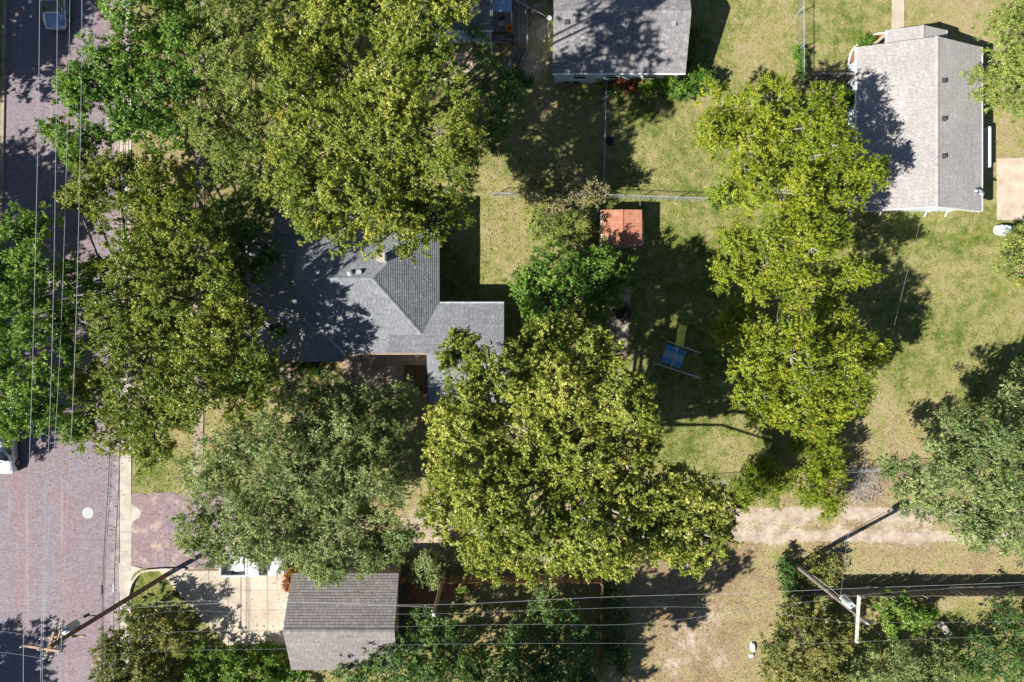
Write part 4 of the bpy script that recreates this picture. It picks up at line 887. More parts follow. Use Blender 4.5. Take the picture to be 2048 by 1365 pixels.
# ------------------------------------------------------------------ vehicles
def loft(secs, k):
    mb = MB(); n0 = 0
    for s_ in secs: mb.v += [tuple(v) for v in s_]
    for i in range(len(secs) - 1):
        for j in range(k - 1):
            a = i * k + j; mb.f.append((a, a + 1, a + k + 1, a + k)); mb.t.append(.5)
    mb.f.append(tuple(range(k))[::-1]); mb.t.append(.5); m_ = (len(secs) - 1) * k; mb.f.append(tuple(m_ + j for j in range(k))); mb.t.append(.5)
    return mb
class Car:
    """local frame: x across, y from front bumper (0) backwards; heading gives world direction of the front"""
    def __init__(s, label, cat, front, heading, paint):
        s.f = Vector(front); s.d = Vector((*heading, 0)).normalized(); s.r = Vector((s.d.y, -s.d.x, 0)); s.p = paint
        s.root = thing("parked_car" if cat == "car" else "pickup_truck", label, cat, s.f - s.d * 2.3)
    def w(s, x, y, z): return s.f + s.r * x - s.d * y + Vector((0, 0, z))
    def ring(s, y, hw, zb, zs_, zt, zc):
        return [s.w(x, y, z) for x, z in ((-hw * .9, zb), (-hw, zb + .12), (-hw * 1.0, zs_), (-hw * .93, zt), (-hw * .6, zc - .01), (0, zc), (hw * .6, zc - .01), (hw * .93, zt), (hw, zs_), (hw, zb + .12), (hw * .9, zb))]
    def body(s, table):
        o = loft([s.ring(*t_) for t_ in table], 11).build("body", s.p, s.root, True); return o
    def panel(s, name, pts, mat, par=None):
        return MB().quad(*[s.w(*p) for p in pts]).build(name, mat, par or s.root)
    def wheel(s, x, y, r=.33):
        c = s.w(x, y, r); ax = s.r * (1 if x > 0 else -1); z = ax; rot = z.to_track_quat('Z', 'Y').to_matrix()
        ty = MB().lathe(c - ax * .1, [(r * .6, 0), (r * .96, .01), (r, .05), (r, .15), (r * .96, .19), (r * .66, .2)], 20, rot).build("tyre", "tyre", s.root, False)
        rim = MB(); rim.lathe(c + ax * .06, [(r * .64, 0), (r * .66, .05), (r * .55, .045)], 16, rot)
        for k_ in range(5):
            a_ = 2 * math.pi * k_ / 5; v = rot @ Vector((math.cos(a_), math.sin(a_), 0)); rim.beam(c + ax * .115, c + ax * .115 + v * r * .62, .07, .03, up=ax)
        rim.build("rim", "rim", ty)
    def lamp(s, x, y, z, sz, mat="lamp", name="headlight"):
        MB().box(s.w(x, y, z), sz, math.atan2(s.r.y, s.r.x), taper=.85).build(name, mat, s.root)
    def cabin(s, y0, y1, y2, y3, zb, zt, hb, ht):
        """y0 windscreen foot, y1 windscreen top, y2 rear-window top, y3 rear-window foot"""
        secs = []
        for y_, hw, z_ in ((y0, hb, zb), (y1, ht, zt - .03), (y1 + .15, ht, zt), ((y1 + y2) / 2, ht * 1.01, zt + .025), (y2 - .15, ht, zt), (y2, ht, zt - .03), (y3, hb * .96, zb)):
            ins = 0 if z_ > zb + .1 else 0
            secs.append([s.w(-hb if z_ > zb else -hw, y_, zb - .04), s.w(-hw, y_, z_ - .02), s.w(-hw * .7, y_, z_ + .012), s.w(0, y_, z_ + .02), s.w(hw * .7, y_, z_ + .012), s.w(hw, y_, z_ - .02), s.w(hb if z_ > zb else hw, y_, zb - .04)])
        o = loft(secs, 7).build("cabin", s.p, s.root, True)
        e = .03
        def up(y_): return (0, 0)
        s.panel("windscreen", [(-hb * .9, y0 + .06, zb + .06), (hb * .9, y0 + .06, zb + .06), (ht * .9, y1 - .06, zt - .05), (-ht * .9, y1 - .06, zt - .05)], "glass").location += Vector((0, 0, .035)) + s.d * .02
        s.panel("rear_window", [(hb * .86, y3 - .08, zb + .06), (-hb * .86, y3 - .08, zb + .06), (-ht * .86, y2 + .06, zt - .06), (ht * .86, y2 + .06, zt - .06)], "glass").location += Vector((0, 0, .035)) - s.d * .02
        ym = (y1 + y2) / 2
        for sg in (-1, 1):
            for ya, yb2, yc, yd in ((y0 + .32, ym - .05, ym - .05, y1 + .08), (ym + .05, y3 - .35, y2 - .08, ym + .05)):
                w_ = s.panel("side_window", [(sg * (hb + .0), ya, zb + .03), (sg * (hb + .0), yb2, zb + .03), (sg * (ht + .01), yc, zt - .09), (sg * (ht + .01), yd, zt - .09)], "glass"); w_.location += s.r * (sg * .02)
        return o
    def mirrors(s, y, hw, z):
        for sg in (-1, 1): MB().box(s.w(sg * (hw + .1), y, z), (.2, .1, .13), math.atan2(s.r.y, s.r.x)).build("mirror", s.p, s.root)
SEDAN = [(0, .36, .34, .46, .53, .55), (.04, .54, .30, .49, .57, .60), (.12, .68, .25, .52, .63, .66), (.26, .79, .22, .55, .69, .73), (.46, .86, .2, .60, .75, .79), (.75, .89, .2, .64, .80, .84), (1.25, .9, .2, .68, .88, .93), (1.7, .9, .2, .7, .9, .94), (3.4, .9, .2, .72, .93, .96), (4.0, .89, .22, .74, .95, 1.0), (4.4, .84, .26, .72, .92, .97), (4.6, .70, .36, .62, .72, .74)]
def sedan(label, front, heading, paint):
    c = Car(label, "car", front, heading, paint); c.body(SEDAN); c.cabin(1.15, 1.95, 3.1, 3.95, .92, 1.42, .80, .60); c.mirrors(1.5, .88, .98)
    for x in (-.82, .82):
        for y in (.85, 3.65): c.wheel(x, y)
    for sg in (-1, 1):
        c.lamp(sg * .60, .22, .64, (.30, .26, .1)); c.lamp(sg * .62, 4.52, .72, (.34, .14, .12), "orange", "tail_light")
    MB().box(c.w(0, .02, .5), (.7, .06, .1), math.atan2(c.r.y, c.r.x)).build("grille", "black", c.root); MB().box(c.w(0, .05, .36), (.9, .1, .08), math.atan2(c.r.y, c.r.x)).build("bumper_trim", "rim", c.root)
    for sg in (-1, 1): MB().beam(c.w(sg * .42, .4, .775), c.w(sg * .55, 1.15, .905), .03, .02).build("bonnet_crease", paint, c.root)
    MB().tube([c.w(-.5, 1.22, .98), c.w(.1, 1.2, .985)], .012, 4).build("wiper", "black", c.root)
    return c
sedan("dark slate blue sedan on the shaded brick street", (P(122, 67).x, P(0, 67).y, .012), (0.02, -1), "paint_slate")
sedan("silver sedan parked on the sunny brick street under a leafy branch", (P(20, 0).x, P(0, 946).y, .012), (0.0, -1), "paint_silver")
# white pickup by the driveway, nose to the east
pk = Car("white pickup truck parked under the willowy tree beside the concrete driveway", "pickup", (P(574, 0).x, P(0, 1121).y, .03), (1, 0), "paint_white")
pk.body([(0, .72, .4, .6, .72, .76), (.12, .86, .32, .66, .9, .95), (.5, .9, .3, .7, .98, 1.03), (1.2, .92, .3, .74, 1.02, 1.07), (2.75, .92, .3, .76, 1.05, 1.08)])
pk.cabin(1.1, 1.65, 2.45, 2.8, 1.05, 1.68, .84, .68); pk.mirrors(1.4, .9, 1.12)
bz = MB().box(pk.w(0, 3.85, .62), (2.1, 1.7, .06)).build("bed_floor", "cable_gray", pk.root)
for c_, s_ in ((pk.w(.88, 3.85, .74), (2.1, .1, .66)), (pk.w(-.88, 3.85, .74), (2.1, .1, .66)), (pk.w(0, 4.87, .74), (.08, 1.66, .66)), (pk.w(0, 2.84, .74), (.08, 1.66, .66))): MB().box(c_, s_).build("bed_side", "paint_white", pk.root)
MB().box(pk.w(-.1, 3.4, .85), (.7, 1.2, .4), .05).build("tool_box", "galv", pk.root)
for x in (-.84, .84):
    for y in (.9, 3.95): pk.wheel(x, y, .37)
for sg in (-1, 1): pk.lamp(sg * .66, .08, .78, (.2, .32, .16))
# ------------------------------------------------------------------ garden things
def stick_pile(name, label, cat, c, r, n_, mat, up=.35, rad=.02):
    root = thing(name, label, cat, c); m_ = MB()
    for i in range(n_):
        a, a2 = RN.uniform(0, 6.28), RN.uniform(0, 6.28); q_ = c + Vector((math.cos(a), math.sin(a), 0)) * r * RN.random() ** .7 + Vector((0, 0, RN.uniform(.03, up)))
        d = Vector((math.cos(a2), math.sin(a2), RN.uniform(-.15, .3))) * RN.uniform(.25, .7) * min(1, r); k = q_ + d * .5 + Vector((RN.uniform(-.1, .1), RN.uniform(-.1, .1), RN.uniform(0, .1)))
        m_.tube([q_ - d, k, q_ + d], [rad, rad * .8, rad * .3], 4)
    stuff(m_.build("branches", mat, root)); return root
stick_pile("brush_pile", "loose pile of grey twigs beside the alley fence", "brush pile", P(1722, 968), 1.5, 260, "deadwood", .4, .016)
stick_pile("brush_pile", "dark tangle of brush on the bare garden path", "brush pile", P(1242, 624), .75, 160, "charred", .5, .02)
stick_pile("dead_branch", "bare forked dead branch lying on the kerbside lawn", "branch", P(376, 962), .8, 22, "bark_pale", .25, .022)
# bench / slabs in the right back garden
sb = thing("stone_bench", "pinkish stone bench of two slabs on the shady back lawn", "bench", P(1888, 1255))
bc = P(1890, 1260, .45); ba = math.radians(-48)
for s_ in (-.36, .36):
    o_ = bc + Vector((math.cos(ba), math.sin(ba), 0)) * s_; MB().box(o_, (.68, .55, .08), ba + s_ * .1).build("seat_slab", "stone", sb)
for s_ in (-.5, .5): MB().box(bc + Vector((math.cos(ba) * s_, math.sin(ba) * s_, -.24)), (.14, .42, .42), ba).build("leg", "stone", sb)
# white sacks by the olive bush
def lump(name, label, cat, c, sx_, sy_, hz, mat, rz=0.0, kx=9, ky=7):
    m_ = MB(); R_ = Matrix.Rotation(rz, 3, 'Z')
    for j in range(ky + 1):
        for i in range(kx + 1):
            u_, v_ = i / kx * 2 - 1, j / ky * 2 - 1; e_ = max(0, 1 - (u_ * u_) ** 1.4) * max(0, 1 - (v_ * v_) ** 1.4); sq = 1 - .22 * (u_ * u_) * (v_ * v_)
            m_.v.append(tuple(Vector(c) + R_ @ Vector((u_ * sx_ / 2 * sq + RN.uniform(-.02, .02), v_ * sy_ / 2 * sq + RN.uniform(-.02, .02), .01 + hz * e_ ** .5 * RN.uniform(.75, 1.1)))))
    for j in range(ky):
        for i in range(kx): a_ = j * (kx + 1) + i; m_.f.append((a_, a_ + 1, a_ + kx + 2, a_ + kx + 1)); m_.t.append(.5)
    return tag(m_.build(name, mat), label, cat)
lump("white_sack", "long white sack lying by the olive bush on the dry lot", "sack", P(1505, 1294), .36, .85, .3, "white", .1)
lump("white_sack", "small white sack beside the long sack on the dry lot", "sack", P(1502, 1311), .42, .3, .22, "white", .3)
for px_, mt_, lb in ((1132, "galv", "round grey metal tub against the pale house wall"), (1152, "wood_old", "round wooden tub against the pale house wall")):
    q_ = P(px_, 166); t_ = thing("garden_tub", lb, "tub", q_)
    MB().lathe(q_, [(.26, 0), (.3, .3), (.32, .32), (.27, .32), (.25, .22)], 16).build("tub", mt_, t_); MB().lathe(q_ + Vector((0, 0, .18)), [(.25, 0), (.25, .05), (.05, .09)], 12).build("soil", "dark_bed", t_)
lump("compost_heap", "low dark compost heap against the pale house wall", "heap", P(1198, 164), .6, .4, .25, "dark_bed")
# tyre planter at the fence
tp = thing("tyre_planter", "old black tyre lying against the chain-link fence", "tyre", P(1219, 283)); q_ = P(1219, 283)
MB().lathe(q_, [(.2, 0), (.32, .03), (.34, .1), (.32, .18), (.22, .2), (.19, .12)], 18).build("tread", "tyre", tp); MB().lathe(q_, [(.18, .01), (.18, .06), (.05, .07)], 14).build("soil", "dark_bed", tp)
# flower bed by the warm grey house
struct(MB().slab(px_poly([(1703, 148), (1698, 120), (1706, 98), (1722, 82), (1742, 72), (1774, 68), (1774, 90), (1720, 104), (1720, 148)]), -.05, .04).build("flower_bed", "mulch"))
bed = [(1700, 152), (1697, 135), (1698, 118), (1704, 102), (1714, 89), (1727, 79), (1742, 71), (1758, 68), (1772, 67)]
ed = thing("bed_edging", "curved row of white edging stones round the red mulch flower bed", "edging", P(1710, 95)); k = 0
for (x0_, y0_), (x1_, y1_) in zip(bed[:-1], bed[1:]):
    for j in range(3):
        q_ = P(x0_ + (x1_ - x0_) * (j + .5) / 3, y0_ + (y1_ - y0_) * (j + .5) / 3, .06); L_ = math.hypot(x1_ - x0_, y1_ - y0_) / 3 * .04
        MB().box(q_, (L_ - .012, .15, .16 + RN.uniform(-.02, .02)), math.atan2(-(y1_ - y0_), x1_ - x0_) + RN.uniform(-.08, .08), taper=.88).build("stone", "white_stone", ed)
q_ = P(1767, 77); pot = thing("flower_pot", "dark round pot on the red mulch by the porch", "pot", q_)
MB().lathe(q_, [(.17, 0), (.24, .3), (.25, .33), (.21, .33), (.19, .27)], 16).build("pot", "wood_old", pot); MB().lathe(q_ + Vector((0, 0, .22)), [(.19, 0), (.19, .05), (.04, .07)], 12).build("soil", "dark_bed", pot)
tag(MB().lathe(P(1739, 80, .02), [(.1, 0), (.17, .07), (.13, .16), (.04, .2)], 9).build("garden_rock", "white_stone"), "pale rounded rock on the red mulch flower bed", "rock")
tag(MB().lathe(P(1758, 80, .02), [(.1, 0), (.13, .1), (.15, .2), (.12, .2), (.1, .1)], 12).build("clay_pot", "orange"), "small orange clay pot beside the dark round pot", "pot")
# behind the garage
def bucket(label, px_, py_, mat, r=.17, h=.36):
    c = P(px_, py_); return tag(MB().lathe(c, [(r * .8, 0), (r, h), (r * 1.05, h + .01), (r * .92, h), (r * .75, .06)], 14).build("bucket", mat), label, "bucket")
bucket("pale blue bucket behind the garage roof edge", 721, 1113, "blue_bin"); bucket("pinkish clay bucket behind the garage roof edge", 729, 1116, "pink_clay")
gq = P(748, 1128); gl_ = thing("barbecue_grill", "black barbecue grill with pale lid behind the garage", "grill", gq)
MB().box(gq + Vector((0, 0, .78)), (.85, .5, .3)).build("firebox", "black", gl_); MB().tube([gq + Vector((-.3, 0, .98)), gq + Vector((.3, 0, .98))], [.2, .2], 12).build("lid", "porcelain", gl_)
for sx in (-.36, .36):
    for sy in (-.2, .2): MB().beam(gq + Vector((sx, sy, 0)), gq + Vector((sx, sy, .64)), .04, .04).build("leg", "black", gl_)
for sx in (-.62, .62): MB().box(gq + Vector((sx, 0, .86)), (.36, .42, .03)).build("side_shelf", "wood_old", gl_)
def wirechair(label, px_, py_, rz):
    c = P(px_, py_); t_ = thing("patio_chair", label, "chair", c); R_ = Matrix.Rotation(rz, 3, 'Z')
    def W(x, y, z): return c + R_ @ Vector((x, y, z))
    s_ = MB().tube([W(-.24, -.24, .42), W(.24, -.24, .42), W(.24, .24, .42), W(-.24, .24, .42), W(-.24, -.24, .42)], .018, 5).build("seat_frame", "white", t_)
    for i in range(6): MB().beam(W(-.2 + .08 * i, -.24, .42), W(-.2 + .08 * i, .24, .42), .03, .012).build("seat_slat", "white", t_)
    for i in range(5): MB().beam(W(-.2 + .1 * i, .25, .45), W(-.2 + .1 * i, .36, .88), .025, .012).build("back_slat", "white", t_)
    MB().tube([W(-.24, .24, .42), W(-.25, .36, .9), W(.25, .36, .9), W(.24, .24, .42)], .018, 5).build("back_frame", "white", t_)
    for x, y in ((-.24, -.24), (.24, -.24), (-.24, .24), (.24, .24)): MB().tube([W(x, y, .42), W(x * 1.15, y * 1.15, 0)], .016, 5).build("leg", "white", t_)
wirechair("pale wire patio chair turned aside behind the garage", 706, 1118, .8); wirechair("second pale wire patio chair half under the willowy tree", 680, 1124, -.4)
sp_ = thing("step_platform", "brown timber step platform against the garage back wall", "step", P(731, 1138))
for i in range(5): MB().box(P(731, 1133 + i * 2.6, .25), (.62, .085, .05), tint=RN.random()).build("board", "wood_brown", sp_)
for sx in (-.26, .26): MB().box(P(731, 1138, .11) + Vector((sx, 0, 0)), (.06, .5, .22)).build("side", "wood_brown", sp_)
wl_ = thing("wooden_trestle", "pale wooden trestle frame behind the garage corner", "trestle", P(797, 1122))
q_ = P(797, 1122)
for sx in (-.2, .25): MB().beam(q_ + Vector((sx, -.3, 0)), q_ + Vector((sx * .6, .1, 1.3)), .07, .05).build("leg", "wood_old", wl_); MB().beam(q_ + Vector((sx, .5, 0)), q_ + Vector((sx * .6, .1, 1.3)), .07, .05).build("leg", "wood_old", wl_)
MB().beam(q_ + Vector((-.35, .1, 1.33)), q_ + Vector((.4, .1, 1.33)), .09, .07).build("top_bar", "arm_white", wl_)
# orange toy by the right-hand tree
oq = P(2034, 565); tk = thing("toy_car", "bright orange ride-on toy on the dry lawn under the small tree", "toy", oq)
MB().box(oq + Vector((0, 0, .22)), (.3, .6, .2), -.3, taper=.8).build("body", "orange", tk); MB().box(oq + Vector((.03, .14, .42)), (.24, .1, .26), -.3).build("seat_back", "orange", tk)
for sx in (-.15, .15):
    for sy in (-.2, .2): MB().tube([oq + Vector((sx - .04, sy, .1)), oq + Vector((sx + .04, sy, .1))], .1, 10).build("wheel", "black", tk)
tag(MB().lathe(P(2036, 551), [(.1, 0), (.14, .15), (.1, .25), (.04, .28)], 10).build("blue_ball", "blue_bin"), "small blue ball beside the orange ride-on toy", "ball")
tag(MB().lathe(P(1575, 1132, .0), [(.06, 0), (.09, .12), (.05, .2)], 8).build("white_marker", "white"), "small white marker stake in the weeds beside the alley pole", "marker")
bq = P(1738, 966)
tag(MB().box(bq + Vector((0, 0, .1)), (.3, .24, .18), .5, taper=.7).build("white_bag", "white"), "crumpled white bag on the bare dirt by the twig pile", "bag")

lump("tarpaulin", "crumpled pale tarpaulin over a heap beside the parking pad", "tarpaulin", P(2004, 461), 1.4, .9, .7, "tarp", -.08, 12, 8)
# ------------------------------------------------------------------ trees
rng = np.random.default_rng(11)
def leafmat(name, a, b_, c, d, g=1.2, **k): M[name] = mat_leaf(name, [(p, tuple(min(.8, v * g) for v in q)) for p, q in ((0, a), (0.4, b_), (0.75, c), (1, d))], **k)
leafmat("leaf_yellow", (0.07, 0.115, 0.014), (0.155, 0.205, 0.026), (0.27, 0.295, 0.045), (0.42, 0.40, 0.08))
leafmat("leaf_green", (0.045, 0.105, 0.014), (0.10, 0.195, 0.025), (0.175, 0.28, 0.038), (0.30, 0.37, 0.07))
leafmat("leaf_olive", (0.075, 0.12, 0.022), (0.15, 0.205, 0.040), (0.23, 0.275, 0.065), (0.38, 0.38, 0.10))
leafmat("leaf_sage", (0.095, 0.145, 0.045), (0.185, 0.24, 0.082), (0.29, 0.34, 0.13), (0.43, 0.47, 0.21))
leafmat("leaf_pecan", (0.08, 0.13, 0.010), (0.18, 0.235, 0.016), (0.28, 0.31, 0.024), (0.40, 0.38, 0.04))
leafmat("leaf_dark", (0.032, 0.075, 0.018), (0.065, 0.13, 0.030), (0.115, 0.19, 0.045), (0.22, 0.28, 0.085))
leafmat("leaf_sycamore", (0.075, 0.115, 0.016), (0.165, 0.21, 0.028), (0.30, 0.32, 0.050), (0.44, 0.42, 0.11), rough=.45, spec=.35)
leafmat("leaf_russet", (0.085, 0.11, 0.025), (0.165, 0.19, 0.042), (0.25, 0.25, 0.07), (0.40, 0.32, 0.12))
leafmat("leaf_red", (0.10, 0.02, 0.015), (0.2, 0.04, 0.02), (0.3, 0.10, 0.03), (0.36, 0.26, 0.04))
leafmat("leaf_tan", (0.16, 0.15, 0.06), (0.27, 0.25, 0.11), (0.36, 0.33, 0.16), (0.44, 0.40, 0.22), g=1.0)
leafmat("leaf_gold", (0.30, 0.22, 0.02), (0.45, 0.32, 0.03), (0.55, 0.40, 0.05), (0.6, 0.45, 0.08))
SPEC = {  # material, leaf length, leaf width ratio, twig length, density, bark, up bias
    "maple": dict(mat="leaf_yellow", ll=.15, lw=.70, tl=.42, dens=2.1, bark="bark", up=.55, tri=True, twigs=.10),
    "green": dict(mat="leaf_green", ll=.15, lw=.70, tl=.42, dens=2.1, bark="bark", up=.55, tri=True),
    "locust": dict(mat="leaf_olive", ll=.13, lw=.62, tl=.36, dens=2.0, bark="bark", up=.5, tri=True),
    "willow": dict(mat="leaf_sage", ll=.17, lw=.46, tl=.5, dens=2.1, bark="bark", up=.45, droop=.25, tri=True),
    "sycamore": dict(mat="leaf_sycamore", ll=.17, lw=.78, tl=.45, dens=2.0, bark="bark_pale", up=.5, tri=True, twigs=.12),
    "pecan": dict(mat="leaf_pecan", ll=.185, lw=.5, tl=.55, dens=1.9, bark="bark_pale", up=.6, twigs=.4, tri=True),
    "dark": dict(mat="leaf_dark", ll=.17, lw=.66, tl=.4, dens=1.35, bark="bark", up=.5, tri=True),
    "mulberry": dict(mat="leaf_green", ll=.16, lw=.7, tl=.4, dens=1.7, bark="bark_pale", up=.55, tri=True),
    "sparse": dict(mat="leaf_tan", ll=.13, lw=.65, tl=.4, dens=1.35, bark="bark_pale", up=.3, twigs=1.0, tri=True, inner=.15),
    "olive": dict(mat="leaf_russet", ll=.14, lw=.7, tl=.36, dens=1.9, bark="bark", up=.5, tri=True),
    "elm": dict(mat="leaf_sage", ll=.17, lw=.5, tl=.55, dens=2.0, bark="bark", up=.45, tri=True),
    "cedar": dict(mat="leaf_pecan", ll=.17, lw=.36, tl=.55, dens=2.2, bark="bark", up=.35, tri=True),
    "shrub": dict(mat="leaf_green", ll=.13, lw=.62, tl=.3, dens=2.0, bark="bark", up=.5, tri=True),
    "far": dict(mat="leaf_green", ll=.28, lw=.7, tl=.5, dens=.95, bark="bark", up=.5, tri=True),
}
TOTAL = [0]
def unit(v): return v / np.maximum(np.linalg.norm(v, axis=-1, keepdims=True), 1e-9)
def rdir(n_, zmin=-1.0):
    z = rng.uniform(zmin, 1, n_); a = rng.uniform(0, 2 * np.pi, n_); r = np.sqrt(1 - z * z)
    return np.stack([r * np.cos(a), r * np.sin(a), z], -1)
def leaves_mesh(name, pos, axis, nrm, ll, lw, tint, mat, size=None, tri=False):
    """one small blade per leaf: a folded four-point blade, or a three-point one for fine foliage"""
    n_ = len(pos); side = unit(np.cross(axis, nrm)); up = np.cross(side, axis)
    L = ll * rng.uniform(.65, 1.25, n_)[:, None]
    if size is not None: L = L * size[:, None]
    W = L * lw * rng.uniform(.8, 1.15, n_)[:, None]
    b_ = pos - axis * L * .5; t_ = pos + axis * L * .5 - up * L * .10; m_ = pos + axis * L * rng.uniform(-.1, .06, n_)[:, None]
    l_ = m_ - side * W * .5 + up * W * .22; r_ = m_ + side * W * .5 + up * W * .22
    k = 3 if tri else 4
    v = np.stack([b_ - side * W * .2, r_, t_] if tri else [b_, r_, t_, l_], 1)
    if tri: v[:, 0] = b_ - side * W * .45; v[:, 1] = b_ + side * W * .55 + axis * L * .25
    v = v.reshape(-1, 3).astype(np.float32)
    me = bpy.data.meshes.new(name); me.vertices.add(n_ * k); me.vertices.foreach_set("co", v.ravel())
    me.loops.add(n_ * k); me.loops.foreach_set("vertex_index", np.arange(n_ * k, dtype=np.int32))
    me.polygons.add(n_); me.polygons.foreach_set("loop_start", np.arange(0, n_ * k, k, dtype=np.int32))
    me.update(calc_edges=True)
    a = me.attributes.new("tint", 'FLOAT', 'FACE'); a.data.foreach_set("value", np.clip(tint, 0, 1).astype(np.float32))
    me.materials.append(M[mat]); TOTAL[0] += n_ * (k - 2)
    return me
def crown_leaves(lobes, sp, tintbias=0.0, dmul=1.0):
    """lobes (x,y,z,R,Rz) -> leaf arrays, sub-lobe list"""
    P_, A_, N_, T_, S_ = [], [], [], [], []; subs = []; cl_pts = []
    for (x, y, z, R, Rz) in lobes:
        rs = min(max(.44 * R, .38), 1.15); ns = max(5, int(2.5 * (R / rs) ** 2 * 1.15)); d = rdir(ns, -.3)
        rad = (R - .6 * rs) * np.clip(1 + .2 * rng.standard_normal(ns), .45, 1.4)
        sc_ = np.stack([x + d[:, 0] * rad, y + d[:, 1] * rad, z + d[:, 2] * rad * Rz / R], -1)
        srad = rs * rng.uniform(.65, 1.2, ns); lt = rng.normal(0, .07)
        for i in range(ns):
            subs.append((np.array([x, y, z]), sc_[i], srad[i]))
            nc = max(3, int(7.5 * (srad[i] / .8) ** 1.7)); dc = rdir(nc, -.45)
            cp = sc_[i] + dc * (srad[i] * rng.uniform(.45, 1.08, nc))[:, None] * np.array([1, 1, .8]); st_ = rng.normal(0, .13)
            k = max(1, int(36 * sp["dens"] * dmul)); tw = 5
            td = unit(dc[:, None, :] * .55 + rdir(nc * tw, -.35).reshape(nc, tw, 3)); td[..., 2] -= sp.get("droop", 0); td = unit(td)
            lf = max(1, k // tw); u = rng.uniform(.15, 1.0, (nc, tw, lf)); tl = sp["tl"] * rng.uniform(.7, 1.3, (nc, tw, 1))
            p = cp[:, None, None, :] + td[:, :, None, :] * (u * tl)[..., None] + rng.normal(0, .045, (nc, tw, lf, 3))
            ax = unit(td[:, :, None, :] * .8 + rng.normal(0, .6, (nc, tw, lf, 3)))
            nn = unit(np.array([0, 0, 1.0]) * sp["up"] * .7 + dc[:, None, None, :] * .6 + d[i] * .35 + rng.normal(0, .40, (nc, tw, lf, 3)))
            tt = .42 + tintbias + lt + st_ + rng.normal(0, .08, (nc, 1, 1)) + rng.normal(0, .17, (nc, tw, lf)) + .45 * (rng.random((nc, tw, lf)) < .035)
            P_.append(p.reshape(-1, 3)); A_.append(ax.reshape(-1, 3)); N_.append(nn.reshape(-1, 3)); T_.append(tt.reshape(-1))
            cl_pts.append((sc_[i], cp)); S_.append(np.ones(nc * tw * lf))
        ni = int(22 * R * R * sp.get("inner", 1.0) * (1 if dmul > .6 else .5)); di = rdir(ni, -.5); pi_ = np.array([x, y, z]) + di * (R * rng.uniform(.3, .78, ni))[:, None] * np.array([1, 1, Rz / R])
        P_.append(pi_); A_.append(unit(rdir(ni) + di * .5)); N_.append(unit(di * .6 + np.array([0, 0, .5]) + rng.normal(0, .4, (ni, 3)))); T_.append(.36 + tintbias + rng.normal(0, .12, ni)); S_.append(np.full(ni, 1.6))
    return np.concatenate(P_), np.concatenate(A_), np.concatenate(N_), np.concatenate(T_), subs, cl_pts, np.concatenate(S_)
def tree(name, label, cat, sp, lobes, top, base=None, group=None, tb=0.0, dm=1.0, flat=1.0, fall=.45, trunk_r=None, bare=0.0):
    """lobes: (px, py, radius px [, top height]) as seen from the drone"""
    s = SPEC[sp]; L = []
    cx = sum(l[0] for l in lobes) / len(lobes); cy = sum(l[1] for l in lobes) / len(lobes)
    far = max(1, max(math.hypot(l[0] - cx, l[1] - cy) for l in lobes))
    for l in lobes:
        tp = l[3] if len(l) > 3 else top * (1 - fall * (math.hypot(l[0] - cx, l[1] - cy) / far) ** 2) * RN.uniform(.86, 1.06)
        R0 = l[2] * (H - tp) / F; Rz = R0 * flat; zc_ = max(tp - Rz, Rz * .4 + .15); q = P(l[0], l[1], zc_); R = l[2] * (H - zc_) / F
        L.append((q.x, q.y, zc_, R, R * flat))
    if base is None:
        bx = sum(l[0] * l[3] for l in L) / sum(l[3] for l in L); by = sum(l[1] * l[3] for l in L) / sum(l[3] for l in L)
    else: bq = P(*base); bx, by = bq.x, bq.y
    root = thing(name, label, cat, (bx, by, 0), group)
    p, a, n_, t_, subs, clp, sz_ = crown_leaves(L, s, tb, dm)
    keep = p[:, 2] > .05
    if bare: keep &= rng.random(len(p)) > bare
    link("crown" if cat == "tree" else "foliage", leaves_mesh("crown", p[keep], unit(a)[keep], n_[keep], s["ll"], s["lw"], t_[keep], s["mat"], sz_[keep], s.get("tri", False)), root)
    # trunk and limbs
    m_ = MB(); r0 = trunk_r or max(.05, .021 * top + .004 * len(L)); B_ = Vector((bx, by, 0)); fork = Vector((bx, by, top * .34))
    m_.tube([B_ - Vector((0, 0, .1)), B_ + Vector((0, 0, .25)), B_.lerp(fork, .55) + Vector((RN.uniform(-.1, .1), RN.uniform(-.1, .1), 0)) * min(1, top / 6), fork], [r0 * 1.35, r0 * 1.05, r0 * .9, r0 * .8], 8)
    for (x, y, z, R, Rz) in L:
        c = Vector((x, y, z)); mid = fork.lerp(c, .5) + Vector((RN.uniform(-.4, .4), RN.uniform(-.4, .4), .12 * (c - fork).length)) * min(1, top / 8)
        rl = max(.018, r0 * .27); m_.tube([fork - Vector((0, 0, .1)), fork.lerp(mid, .5), mid, c], [rl * 1.1, rl, rl * .8, rl * .5], 5, caps=False)
    for c0_, c1_, sr in subs:
        a_, b_ = Vector(c0_), Vector(c1_); k = (a_ + b_) / 2 + Vector((RN.uniform(-.12, .12), RN.uniform(-.12, .12), .05)); rr_ = max(.009, r0 * .085)
        m_.tube([a_, k, b_], [rr_ * 1.2, rr_, rr_ * .6], 4, caps=False)
    tw = s.get("twigs", 0)
    if tw:
        for c1_, cps in clp:
            for c2_ in cps:
                if RN.random() < tw:
                    b_ = Vector(c1_); e = Vector(c2_); e2 = e + (e - b_) * RN.uniform(.1, .5); m_.tube([b_, b_.lerp(e, .5) + Vector((RN.uniform(-.06, .06), RN.uniform(-.06, .06), 0)), e2], [.02, .015, .008], 3, caps=False)
    m_.build("trunk" if cat == "tree" else "stems", s["bark"], root)
    return root

